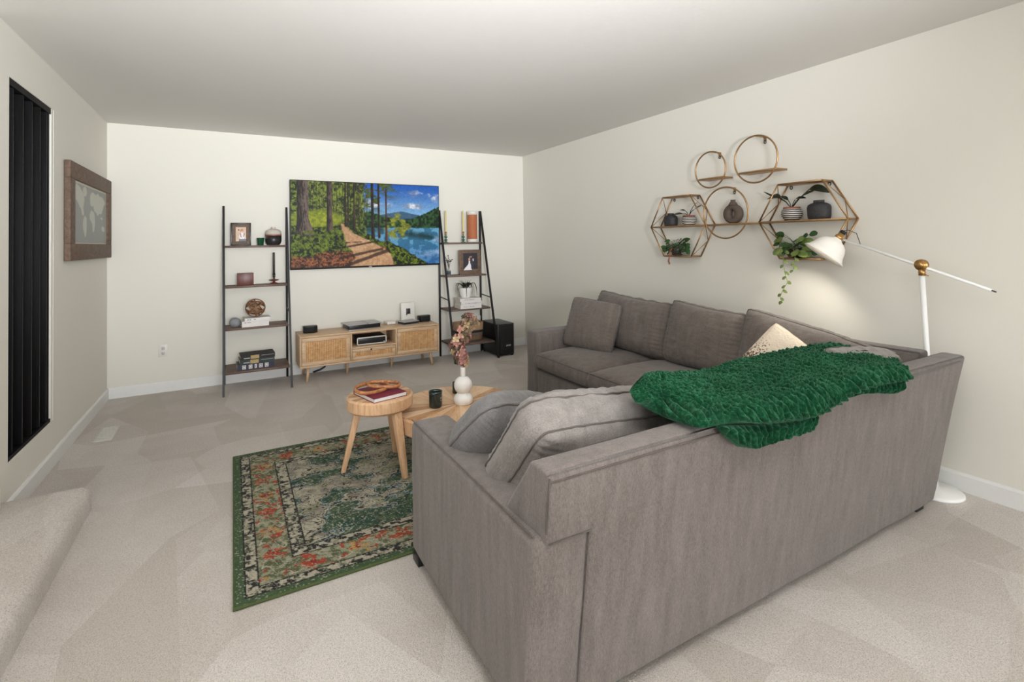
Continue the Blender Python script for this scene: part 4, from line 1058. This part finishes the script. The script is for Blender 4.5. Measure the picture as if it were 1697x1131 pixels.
striped(-2.752, .92, 'small black-and-white striped pot plant on the hexagon shelf nearer the back wall', [(.9, .35, .13, .045, .06, .35), (.5, .9, .05, .02, .05, .5), (-.9, .7, .09, .055, .07, .0), (-.7, .9, .07, .05, .08, -.1)], MAT['leafdark'])
striped(-3.608, 1.0, 'black-and-white striped pot plant beside the charcoal jar behind the lamp', [(.8, .9, .09, .075, .085, .5), (.95, .95, .11, .02, .075, -.2), (-.8, .8, .10, .060, .085, .05), (-.5, .8, .06, .04, .07, .6), (-1.3, 1.15, .09, .085, .10, .8), (.2, .8, .05, .035, .07, .4)], MAT['leafdark'])
# donut vase
dv = empty('donut_vase', (W-.060, -3.163, 1.4415), 0, 'matte brown donut-shaped vase with a hole on the gold ring shelf', 'vase')
m = MB(); NU, NV = 48, 20; P = []
for i in range(NU+1):
    a = 2*math.pi*i/NU; oy = math.sin(a); oz = -math.cos(a)
    Rz = .078 if oz > 0 else .078; rin_y, rin_z = .013, .026; ro_y = .082; ro_z = .074
    row = []
    for j in range(NV+1):
        b = 2*math.pi*j/NV; f_ = (1-math.cos(b))/2
        yy = oy*(rin_y+(ro_y-rin_y)*f_); zz = oz*(rin_z+(ro_z-rin_z)*f_); xx = .028*math.sin(b)*(1 if True else 1)
        zz = max(zz, -.070); row.append((xx, yy, zz+.070))
    P.append(row)
m.grid(P); m.lathe([(.034, .134), (.026, .150), (.017, .162), (.0165, .170), (.020, .174), (.015, .174), (.013, .16)], 24)
m.build('body', MAT['mochaclay'], dv)

def bushy_leaf(m, rnd, c, n, spread, size, M_=None):
    for k in range(n):
        a = rnd.uniform(0, 2*math.pi); el = rnd.uniform(-.5, 1.2); d = Vector((math.cos(a)*.5, math.sin(a), math.sin(el)))
        p = Vector(c)+Vector((d.x*spread[0], d.y*spread[1], d.z*spread[2])); m.leaf(p, (d.x, d.y, d.z*.3-.1), size*rnd.uniform(.8, 1.2), size*rnd.uniform(.75, 1.0), (-.8, 0, .6), .25, .12, n=5, round_=1)
        m.tube([c, Vector(c).lerp(p, .6)+Vector((0, 0, .01)), p], .0014, 4)
rnd = random.Random(3)
e = empty('trailing_succulent', (W-.065, -2.622, 1.1975), 0, 'small bushy green succulent in a dark pot, hexagon shelf nearer the back wall', 'potted plant')
MB().lathe([(.030, 0), (.044, .004), (.046, .01), (.034, .012), (.040, .070), (.043, .074), (.036, .074), (.034, .06), (0, .06)], 28).build('pot', MAT['plum'], e)
m = MB(); bushy_leaf(m, rnd, (0, .0, .070), 46, (.045, .095, .065), .034); bushy_leaf(m, rnd, (-.01, -.055, .045), 18, (.03, .050, .045), .030); bushy_leaf(m, rnd, (-.02, .070, .03), 22, (.03, .045, .045), .034); m.build('leaves', MAT['leaf'], e)
m = MB(); m.tube([(-.03, .01, .07), (-.062, .016, .04), (-.064, .02, .0), (-.064, .03, -.03), (-.064, .035, -.075)], [.002, .004, .004, .006, .002], 6)
for k in range(7): m.leaf((-.064, .028+.004*k % .01, -.025-.006*k), (0, .5-.2*k, -1), .022, .010, (1, 0, 0), .2)
m.build('dry_trailer', MAT['terra'], e)
rnd = random.Random(9)
e = empty('pothos', (W-.062, -3.640, 1.1975), 0, 'variegated trailing pothos hanging from the hexagon shelf behind the lamp', 'potted plant')
MB().lathe([(.034, 0), (.040, .004), (.046, .060), (.048, .064), (.042, .064), (.040, .05), (0, .05)], 28).build('pot', MAT['plum'], e)
m = MB(); bushy_leaf(m, rnd, (0, .0, .075), 24, (.05, .09, .085), .052); bushy_leaf(m, rnd, (-.02, .055, .045), 6, (.03, .06, .045), .048); m.build('upper_leaves', MAT['leaf'], e)
m = MB(); bushy_leaf(m, rnd, (-.045, .015, .060), 11, (.03, .075, .06), .064); m.build('pale_leaves', MAT['leafolive'], e)
for pth, lf in (([(-.04, .05, .06), (-.068, .055, .02), (-.07, .055, -.04), (-.068, .045, -.11), (-.066, .03, -.16), (-.066, .062, -.21), (-.066, .085, -.26), (-.066, .07, -.30)], 12),
                ([(-.04, -.02, .06), (-.068, -.025, .02), (-.07, -.02, -.04), (-.068, -.005, -.09)], 6)):
    m = MB(); m.tube(pth, .0016, 5); Pp = [Vector(q) for q in pth]
    for k in range(lf):
        t_ = (k+.7)/lf*(len(Pp)-1); i_ = min(int(t_), len(Pp)-2); c_ = Pp[i_].lerp(Pp[i_+1], t_-i_); s_ = 1 if k % 2 else -1
        m.leaf(c_, (-.2, s_*.8, -.5), rnd.uniform(.024, .036), rnd.uniform(.016, .024), (-1, 0, .3), .25, .15, n=5, round_=.8)
    m.build('vine', MAT['leafolive'], e)

# ================================================================== FLOOR LAMP
lp = empty('floor_lamp', (4.132, -4.378, 0), 0, 'white and brass boom floor lamp behind the sofa corner, switched on', 'floor lamp')
LX, LY = 4.132, -4.378
MB().lathe([(.112, 0), (.116, .003), (.116, .014), (.108, .020), (.030, .026), (.016, .034)], 56).build('base', MAT['white'], lp)
PV = Vector((4.100-LX, -4.360-LY, 1.175))
MB().tube([(0, 0, .02), PV*.5+Vector((0, 0, 0)), PV-Vector((0, 0, .045))], .0125, 16).build('pole', MAT['white'], lp)
m = MB(); m.tube([PV-Vector((0, 0, .055)), PV-Vector((0, 0, .022))], .0155, 16)
m.tube([PV-Vector((.013, .0, 0)), PV+Vector((.012, 0, 0))], .029, 28); m.tube([PV-Vector((.017, .0, 0)), PV-Vector((.012, 0, 0))], .022, 28); m.ball(PV-Vector((.017, 0, 0)), .008, .015, .015, 16)
m.tube([PV+Vector((-.004, -.010, -.048)), PV+Vector((-.006, -.032, -.055))], .0035, 8); m.build('pivot_joint', MAT['brass'], lp)
HD = Vector((4.095-LX, -3.985-LY, 1.312)); TL = Vector((4.100-LX, -4.632-LY, 1.063))
bd = (HD-TL).normalized()
MB().tube([TL, HD], .0075, 12).build('boom_arm', MAT['white'], lp)
MB().tube([TL-bd*.018, TL], .0035, 8).build('end_screw', MAT['cable'], lp)
MB().ball(PV+Vector((.0, .0, .0)), .0, n=4)
ax = Vector((-.40, .47, -.79)).normalized()
S0 = HD+Vector((-.004, .012, .026))
q = Vector((0, 0, -1)).rotation_difference(ax).to_matrix().to_4x4()
MS = Matrix.Translation(S0) @ q
sh = MB().lathe([(.020, -.022), (.024, -.030), (.046, -.042), (.068, -.058), (.082, -.082), (.090, -.108), (.102, -.132), (.120, -.150), (.117, -.151), (.098, -.134), (.087, -.110), (.079, -.084), (.065, -.061), (.044, -.046), (.019, -.034)], 48, M=MS, cap=False)
sh.build('shade', MAT['innershade'], lp)
m = MB(); m.lathe([(.012, .012), (.016, .010), (.016, -.006), (.023, -.010), (.023, -.024), (.021, -.026)], 28, M=MS); m.tube([HD, S0], .007, 10); m.build('socket', MAT['brass'], lp)
MB().lathe([(.017, .028), (.017, .010)], 20, M=MS).build('switch_cap', MAT['blackpl'], lp)
MB().tube([S0+Vector((.0, .0, .02)), HD+Vector((-.01, -.03, .055)), HD+Vector((-.01, -.075, .035)), HD-bd*.095+Vector((0, 0, .006))], .0022, 6).build('cord', MAT['cable'], lp)
bl_ = MB(); bl_.ball((0, 0, -.082), .024, .024, .030, 20); bl_.tube([(0, 0, -.03), (0, 0, -.06)], .013, 12)
for i, v in enumerate(bl_.v): bl_.v[i] = tuple(MS @ Vector(v))
bl_.build('bulb', MAT['bulb'], lp)
pl_ = bpy.data.lights.new('lamp_light', 'SPOT'); pl_.energy = 9; pl_.color = (1, .92, .80); pl_.shadow_soft_size = .025; pl_.spot_size = R(150); pl_.spot_blend = .5
po = bpy.data.objects.new('lamp_light', pl_); COL.objects.link(po); po.parent = lp
po.matrix_local = Matrix.Translation(S0+ax*.118) @ q

# ================================================================== SECTIONAL SOFA
sf = empty('sectional_sofa', (2.9, -3.3, 0), 0, 'large grey-brown L-shaped fabric sectional sofa with loose cushions', 'sofa')
OX, OY = 2.9, -3.3
def sp(name, m, mat=None):
    for i, v in enumerate(m.v): m.v[i] = (v[0]-OX, v[1]-OY, v[2])
    return m.build(name, mat or MAT['sofa'], sf)
def wob(m, amp=.004, sc=5, seed=0):
    for i, v in enumerate(m.v):
        p = Vector(v); m.v[i] = tuple(p+Vector((mn.noise(p*sc+Vector((seed, 0, 0))), mn.noise(p*sc+Vector((0, 7+seed, 0))), mn.noise(p*sc+Vector((0, 0, 13+seed)))))*amp)
    return m
def dense(m_, cuts=6):
    """subdivide a builder's mesh for soft shapes"""
    b = bmesh.new(); V_ = [b.verts.new(v) for v in m_.v]
    for f_ in m_.f:
        try: b.faces.new([V_[i] for i in f_])
        except ValueError: pass
    bmesh.ops.remove_doubles(b, verts=b.verts[:], dist=1e-5)
    bmesh.ops.subdivide_edges(b, edges=[e for e in b.edges if e.calc_length() > .08], cuts=cuts, use_grid_fill=True)
    o = MB(); o.bm(b, 0, True); return o
def seam(pts, r=.0028, name='seam'): sp(name, MB().tube(pts, r, 6), MAT['pipe'])
ZB = .042
# near arm (left end) : x 1.622..1.795
m = MB(); m.poly([(-3.515, ZB), (-3.515, .578), (-4.520, .578), (-4.452, ZB)], 'x', 1.622, 1.800, .026, 5); sp('arm', wob(dense(m), .005))
# far arm
m = MB(); m.poly([(3.152, ZB), (3.152, .578), (4.02, .578), (3.935, ZB)], 'y', -2.078, -1.905, .028, 5); sp('arm', wob(dense(m), .005))
# near back slab : outer y -4.45 -> -4.548
def back_prof(s): pass
yo = lambda z: -4.450-.098*(z-ZB)/(.740-ZB)
def lean_corner(bp):
    for i, v in enumerate(bp.v):
        t_ = min(1, max(0, (v[0]-3.2)/.725)); bp.v[i] = (v[0]+max(0, v[2]-ZB)/.70*.115*t_*t_, v[1], v[2])
    return bp
m = MB(); m.poly([(-4.450, ZB), (yo(.62), .62), (-4.34, .62), (-4.30, .30), (-4.30, ZB)], 'x', 1.787, 3.925, .012, 3)
sp('back', wob(lean_corner(dense(m, 8)), .005))
m = MB(); m.poly([(yo(.558), .558), (-4.548, .740), (-4.540, .752), (-4.462, .752), (-4.452, .745), (-4.318, .575), (-4.318, .558)], 'x', 1.648, 3.925, .011, 3)
sp('back_top', wob(lean_corner(dense(m, 8)), .005))
seam([(1.652, -4.549, .728), (2.4, -4.549, .728), (3.2, -4.549, .728), (3.98, -4.549, .728)])
seam([(1.789, yo(.56)-.0005, .560), (1.788, yo(.3)-.001, .3), (1.787, yo(.06)-.0005, .06)], .002)
seam([(1.660, yo(.56)-.001, .562), (1.800, yo(.56)-.001, .560)], .002)
seam([(1.652, -4.548, .738), (1.652, yo(.6), .592)])
seam([(1.630, -3.52, .578), (1.630, -4.0, .580), (1.630, -4.5, .578)], .0025)
# far back slab : outer x 3.925 -> 4.04
m = MB(); m.poly([(3.925, ZB), (4.038, .740), (4.028, .752), (3.950, .752), (3.942, .745), (3.868, .585), (3.86, .30), (3.86, ZB)], 'y', -4.40, -2.05, .012, 3)
sp('back', wob(dense(m, 8), .005))
# rails
sp('base', MB().box(1.79, -4.30, ZB, 3.16, -3.560, .268, .015, 3)); sp('base', MB().box(3.158, -4.30, ZB, 3.87, -2.07, .268, .015, 3))
for x, y in ((1.66, -3.56), (1.66, -4.40), (3.86, -4.385), (3.2, -1.95), (3.86, -1.95), (2.8, -4.34)):
    sp('foot', MB().box(x-.035, y-.035, .0, x+.035, y+.035, ZB+.006, .003), MAT['blackpl'])

# soft things ---------------------------------------------------------------
def cushion(w_, h_, t_, n=44, rcn=.06, gus=.0, p=2.6, pinch=.05, wr=.006, seed=0, deform=None, q=.5, wfreq=9, stretch=(1, 1, 1)):
    """pillow standing on its lower edge: x width, z height, front is -y"""
    def surf(s):
        P = []
        for i in range(n+1):
            u = -1+2*i/n; row = []
            for j in range(n+1):
                v = -1+2*j/n
                rc = 1-rcn*abs(u*v)**(5 if rcn < .1 else 2.6); x = w_/2*u*(1-pinch*(1-v*v))*rc; z = h_/2*v*(1-pinch*(1-u*u))*rc
                prof = max(0, (1-abs(u)**p)*(1-abs(v)**p))**q
                y = s*(gus/2+(t_-gus)/2*prof)
                k = prof**.4
                dw = mn.noise(Vector((x*wfreq*stretch[0]+seed, z*wfreq*stretch[2]*1.0, seed*1.7+s)))*wr*k
                dw += mn.noise(Vector((x*26*stretch[0], z*26*stretch[2], seed+s*3)))*wr*.35
                edge = max(abs(u), abs(v)); dw += -abs(math.sin((u if abs(v) > abs(u) else v)*23+seed))*wr*.8*max(0, (edge-.62)/.38)*(1 if edge < .97 else 0)
                co = Vector((x, y-s*0+s*dw, z+h_/2))
                if deform: co = deform(co, u, v, s)
                row.append(co)
            P.append(row)
        return P
    m = MB(); F = surf(-1); B = surf(1); m.grid(F); m.grid(B, flip=True)
    ring = lambda G: [G[i][0] for i in range(n)]+[G[n][j] for j in range(n)]+[G[i][n] for i in range(n, 0, -1)]+[G[0][j] for j in range(n, 0, -1)]
    rf, rb = ring(F), ring(B); k = len(rf)
    if gus > 0:
        vs, fs = [], []; L = 5
        for a in range(L+1):
            t2 = a/L
            for i in range(k):
                p0 = rf[i].lerp(rb[i], t2); ctr = Vector((0, 0, h_/2)); o_ = (p0-ctr); o_.y = 0
                if o_.length > 0: p0 = p0+o_.normalized()*gus*.22*math.sin(math.pi*t2)+Vector((0, 0, 0))*0
                vs.append(p0+Vector((0, 0, mn.noise(p0*14+Vector((seed, 0, 0)))*wr*.8)))
        for a in range(L):
            for i in range(k): i2 = (i+1) % k; fs.append((a*k+i, (a+1)*k+i, (a+1)*k+i2, a*k+i2))
        m.add(vs, fs, 0, True)
    else:
        vs = rf+rb; m.add(vs, [(i, k+i, k+(i+1) % k, (i+1) % k) for i in range(k)], 0, True)
    return m, rf, rb
def place(name, c, loc, rz=0, tilt=0, roll_=0, mat=None, label=None, cat='cushion', group=None, pipe=None, parent=None):
    m, rf, rb = c; e = empty(name, loc, 0, label, cat, group) if parent is None else None
    root = e
    e.rotation_mode = 'XYZ'
    e.matrix_world = Matrix.Translation(loc) @ Matrix.Rotation(rz, 4, 'Z') @ Matrix.Rotation(-tilt, 4, 'X') @ Matrix.Rotation(roll_, 4, 'Y')
    o = m.build('cover', mat or MAT['cush'], e); b = bmesh.new(); b.from_mesh(o.data); bmesh.ops.remove_doubles(b, verts=b.verts[:], dist=1e-4)
    bmesh.ops.recalc_face_normals(b, faces=b.faces[:]); b.to_mesh(o.data); b.free()
    pm = MB()
    for r_ in ((rf, rb) if pipe == 2 else ((rf,) if pipe else ())): pm.tube([(q_.x*1.002, q_.y*1.02, q_.z) for q_ in r_], .0035, 6, closed=True)
    if pipe: pm.build('piping', MAT['pipe'], e)
    return e
G_ = 'loose back cushions of the sectional sofa'
def sag(amtl, amtr, mid=0, bulge=0):
    def f_(co, u, v, s):
        k = (v+1)/2; dz = -(amtl*(1-u)/2+amtr*(1+u)/2)*k - mid*(1-u*u)*k
        b_ = bulge*(1-u*u)*(1-k)*s
        return Vector((co.x*(1+.02*(1-k)), co.y+b_, co.z+dz))
    return f_
# seat cushions
def seat(x0, x1, y0, y1, lab, seed, z0=.270, z1=.430, crown=.03, mat=None):
    n = 30; m = MB(); cx, cy = (x0+x1)/2, (y0+y1)/2; L, Wd = (x1-x0)/2, (y1-y0)/2
    def S(s):
        P = []
        for i in range(n+1):
            u = -1+2*i/n; row = []
            for j in range(n+1):
                v = -1+2*j/n; pr_ = ((1-abs(u)**5)*(1-abs(v)**5))**.5
                z = (z1 - .028 + (.028+crown*(1-u*u*.6-v*v*.4)*.8)*pr_) if s > 0 else (z0+.03-.03*pr_)
                x = L*u; y = Wd*v
                z += mn.noise(Vector((x*7+seed, y*7, s)))*.006*pr_ + mn.noise(Vector((x*22+seed, y*22, s)))*.002
                row.append(Vector((x, y, z)))
            P.append(row)
        return P
    T_, B_ = S(1), S(-1); m.grid(T_); m.grid(B_, flip=True)
    ring = lambda G: [G[i][0] for i in range(n)]+[G[n][j] for j in range(n)]+[G[i][n] for i in range(n, 0, -1)]+[G[0][j] for j in range(n, 0, -1)]
    rt, rb = ring(T_), ring(B_); k = len(rt); vs, fs = [], []; Lr = 7
    for a in range(Lr+1):
        t2 = a/Lr
        for i in range(k):
            p0 = rt[i].lerp(rb[i], t2); o_ = Vector((p0.x/L, p0.y/Wd, 0)); o_.normalize()
            wv_ = mn.noise(Vector((p0.x*30+seed, p0.y*30, t2*1.5)))*.010*math.sin(math.pi*t2)
            vs.append(p0+o_*(.016*math.sin(math.pi*t2)+wv_))
    for a in range(Lr):
        for i in range(k): i2 = (i+1) % k; fs.append((a*k+i, (a+1)*k+i, (a+1)*k+i2, a*k+i2))
    m.add(vs, fs, 0, True)
    e = empty('seat_cushion', (cx, cy, 0), 0, lab, 'cushion', 'seat cushions of the sectional sofa')
    o = m.build('cover', mat or MAT['cush'], e); b = bmesh.new(); b.from_mesh(o.data); bmesh.ops.remove_doubles(b, verts=b.verts[:], dist=1e-4); bmesh.ops.recalc_face_normals(b, faces=b.faces[:]); b.to_mesh(o.data); b.free()
    pm = MB(); pm.tube([(q_.x*1.003, q_.y*1.003, q_.z-.001) for q_ in rt], .003, 6, closed=True); pm.build('piping', MAT['pipe'], e)
seat(3.135, 3.86, -2.770, -2.085, 'grey-brown seat cushion next to the far sofa arm', 1)
seat(3.135, 3.86, -3.530, -2.785, 'grey-brown seat cushion in the middle of the far sofa run', 5)
seat(3.165, 3.86, -4.285, -3.545, 'seat cushion in the sofa corner under the blanket end', 9)
seat(1.805, 2.48, -4.285, -3.550, 'seat cushion of the near sofa run beside the near arm', 13)
seat(2.490, 3.155, -4.285, -3.550, 'seat cushion of the near sofa run next to the corner', 17)

# far back cushions, facing -x
place('back_cushion', cushion(.88, .45, .27, gus=.07, p=2.7, q=.42, pinch=.02, wr=.012, seed=2, deform=sag(-.015, .03, .02, .03)), (3.765, -2.50, .435), R(-90), R(14), 0, label='grey-brown back cushion behind the small throw pillow, far end of the sofa', group=G_, pipe=1)
place('back_cushion', cushion(.66, .46, .28, gus=.07, p=2.7, q=.42, pinch=.03, wr=.013, seed=21, deform=sag(.0, .045, .012, .03)), (3.765, -3.235, .430), R(-90), R(14), 0, label='brown-grey back cushion in the middle of the far sofa run', group=G_, pipe=1)
place('back_cushion', cushion(.66, .45, .28, gus=.07, p=2.7, q=.42, pinch=.03, wr=.014, seed=34, deform=sag(-.01, .09, .0, .03)), (3.770, -3.835, .430), R(-92), R(14), 0, label='sloping brown-grey back cushion just behind the cream knit pillow', group=G_, pipe=1)
# corner cushions
place('back_cushion', cushion(.52, .38, .20, gus=.06, p=2.8, q=.42, pinch=.03, wr=.010, seed=41, deform=sag(.0, .05)), (3.74, -4.135, .435), R(-110), R(14), 0, label='brown back cushion tucked in the sofa corner', group=G_, pipe=1)
place('back_cushion', cushion(.60, .41, .22, rcn=.10, gus=.05, p=2.6, q=.45, pinch=.03, wr=.010, seed=44, deform=sag(.075, .0)), (3.535, -4.29, .440), R(180), R(9), 0, mat=MAT['cush_lit'], label='brightly lit grey back cushion at the blanket right end by the corner', group=G_, pipe=1)
place('back_cushion', cushion(.62, .315, .19, gus=.06, p=2.8, q=.42, pinch=.03, wr=.008, seed=47), (2.72, -4.215, .435), R(0), R(-12), 0, label='back cushion hidden under the green blanket, near sofa run', group=G_, pipe=1)
# near left big cushion
place('back_cushion', cushion(.78, .38, .27, rcn=.09, gus=.11, p=3.0, q=.42, pinch=.03, wr=.014, seed=52, deform=sag(-.0, .05)), (2.08, -4.06, .475), R(2), R(-36), R(6), mat=MAT['cush_lit'], label='large brightly lit grey back cushion leaning over the near sofa arm', group=G_, pipe=2)
# throw pillows
place('throw_pillow', cushion(.46, .36, .23, rcn=.17, p=2.3, q=.5, pinch=.05, wr=.012, seed=60, gus=.012), (1.850, -3.78, .490), R(-3), R(-44), R(17), mat=MAT['cush_mid'], label='plump grey throw pillow resting on the near sofa arm', cat='pillow', pipe=1)
place('throw_pillow', cushion(.49, .42, .17, p=2.6, q=.5, pinch=.03, wr=.007, seed=66, gus=.012), (3.475, -2.315, .440), R(-72), R(20), R(4), label='square grey-brown throw pillow against the far sofa arm', cat='pillow', pipe=1)
place('knit_pillow', cushion(.36, .36, .14, p=2.3, q=.55, pinch=.02, wr=.004, seed=70), (3.50, -3.83, .49), R(-62), R(22), R(38), mat=MAT['knit'], label='cream knitted pillow with dark flecks leaning in the sofa corner', cat='pillow')

# ================================================================== GREEN BLANKET
BL = [[[2.089, -4.38, 0.808], [2.083, -4.37, 0.829], [2.102, -4.35, 0.841], [2.146, -4.32, 0.848], [2.211, -4.28, 0.844]], [[2.166, -4.44, 0.76], [2.173, -4.4, 0.789], [2.196, -4.36, 0.818], [2.256, -4.3, 0.825], [2.367, -4.22, 0.821]], [[2.159, -4.575, 0.775], [2.22, -4.5, 0.775], [2.285, -4.42, 0.8], [2.392, -4.32, 0.803], [2.551, -4.2, 0.795]], [[2.265, -4.585, 0.769], [2.297, -4.55, 0.776], [2.408, -4.44, 0.785], [2.567, -4.3, 0.779], [2.768, -4.17, 0.779]], [[2.4, -4.59, 0.747], [2.408, -4.575, 0.778], [2.54, -4.46, 0.789], [2.718, -4.32, 0.784], [2.995, -4.15, 0.779]], [[2.556, -4.59, 0.721], [2.565, -4.575, 0.771], [2.712, -4.46, 0.784], [2.894, -4.33, 0.793], [3.194, -4.15, 0.781]], [[2.717, -4.59, 0.716], [2.72, -4.575, 0.769], [2.893, -4.46, 0.784], [3.082, -4.33, 0.798], [3.359, -4.18, 0.79]], [[2.878, -4.585, 0.737], [2.883, -4.575, 0.775], [3.067, -4.46, 0.79], [3.218, -4.36, 0.802], [3.491, -4.22, 0.793]], [[3.013, -4.585, 0.757], [3.014, -4.575, 0.788], [3.204, -4.47, 0.791], [3.33, -4.4, 0.791], [3.599, -4.3, 0.769]], [[3.201, -4.58, 0.753], [3.211, -4.57, 0.777], [3.374, -4.48, 0.77], [3.489, -4.42, 0.763], [3.663, -4.36, 0.749]], [[3.37, -4.58, 0.742], [3.395, -4.57, 0.756], [3.54, -4.5, 0.741], [3.613, -4.46, 0.736], [3.695, -4.42, 0.728]]]
FA = [[[2.233, -4.566, 0.767], [2.259, -4.572, 0.733], [2.327, -4.568, 0.683]], [[2.373, -4.566, 0.741], [2.401, -4.572, 0.697], [2.436, -4.564, 0.662]], [[2.558, -4.566, 0.713], [2.557, -4.570, 0.693], [2.556, -4.562, 0.672]], [[2.73, -4.565, 0.715], [2.73, -4.568, 0.705], [2.712, -4.562, 0.697]]]
FB = [[[2.93, -4.560, 0.760], [2.92, -4.568, 0.750], [2.915, -4.568, 0.738]], [[3.092, -4.560, 0.760], [3.092, -4.570, 0.743], [3.091, -4.568, 0.728]], [[3.267, -4.560, 0.752], [3.275, -4.570, 0.722], [3.283, -4.566, 0.692]], [[3.35, -4.560, 0.75], [3.354, -4.570, 0.725], [3.332, -4.566, 0.694]]]
def resample(G, nu, nv):
    A = np.array(G, float)
    def cr(A, n):
        m_ = A.shape[0]; t_ = np.linspace(0, m_-1, n); i = np.clip(t_.astype(int), 0, m_-2); f_ = (t_-i).reshape(-1, *([1]*(A.ndim-1)))
        p0, p1, p2, p3 = A[np.clip(i-1, 0, m_-1)], A[i], A[i+1], A[np.clip(i+2, 0, m_-1)]
        return .5*(2*p1+(p2-p0)*f_+(2*p0-5*p1+4*p2-p3)*f_**2+(3*p1-p0-3*p2+p3)*f_**3)
    return cr(cr(A, nu).transpose(1, 0, 2), nv).transpose(1, 0, 2)
def chenille(m, G, nu, nv, ridge_m, thick, seed=0, skew=.95, sink=0):
    P = resample(G, nu, nv)
    du = np.gradient(P, axis=0); dv_ = np.gradient(P, axis=1); N = np.cross(du, dv_); N /= np.linalg.norm(N, axis=2, keepdims=True)+1e-9
    if N[nu//2, nv//2, 2] < 0 and abs(N[nu//2, nv//2, 2]) > .2: N = -N
    if abs(N[nu//2, nv//2, 2]) <= .2 and N[nu//2, nv//2, 1] > 0: N = -N
    if sink: P = P-N*(np.clip((np.linspace(0, 1, nv)-.30)/.25, 0, 1)*sink)[None, :, None]
    su = np.concatenate([[0], np.cumsum(np.linalg.norm(np.diff(P[:, nv//2], axis=0), axis=1))]); sv = np.concatenate([[0], np.cumsum(np.linalg.norm(np.diff(P[nu//2], axis=0), axis=1))])
    U, V = np.meshgrid(su, sv, indexing='ij')
    Uw = U+skew*V+.016*(fbm(U*5, V*5, 3+seed)-.5)*2+.004*(fbm(U*40, V*40, 8+seed)-.5)
    ph = Uw/ridge_m; row = np.floor(ph+.5); fr_ = ph+.5-row; rid = np.sqrt(np.clip(1-(2*fr_-1)**2, 0, 1))
    nod = .5+.5*np.cos(2*math.pi*(V/.032+row*.5+.3*fbm(U*20, V*20, 9)))
    h_ = .022*rid+.009*rid*(fbm(U*75, V*75, 5+seed, 2)-.5)*2+.002*nod*rid+.024*(fbm(U*5, V*5, 15+seed, 2)-.5)
    edge = np.minimum(np.minimum(U/.02, (su[-1]-U)/.02), np.minimum(V/.02, (sv[-1]-V)/.02)); edge = np.clip(edge, 0, 1)**.5
    top = P+N*(thick*edge+h_*edge)[..., None]; bot = P-N*(.002*edge)[..., None]
    m.grid([[tuple(x) for x in r_] for r_ in top]); m.grid([[tuple(x) for x in r_] for r_ in bot], flip=True)
m = MB(); chenille(m, BL, 560, 230, .046, .014, sink=.017)
chenille(m, FA, 130, 60, .030, .010, 3); chenille(m, FB, 130, 60, .030, .010, 6)
c0_ = (2.8, -4.4, .78)
for i, v in enumerate(m.v): m.v[i] = (v[0]-c0_[0], v[1]-c0_[1], v[2]-c0_[2])
tag(m.build('throw_blanket', MAT['chenille'], loc=c0_), 'chunky dark green chenille throw blanket draped over the near sofa back', 'blanket')
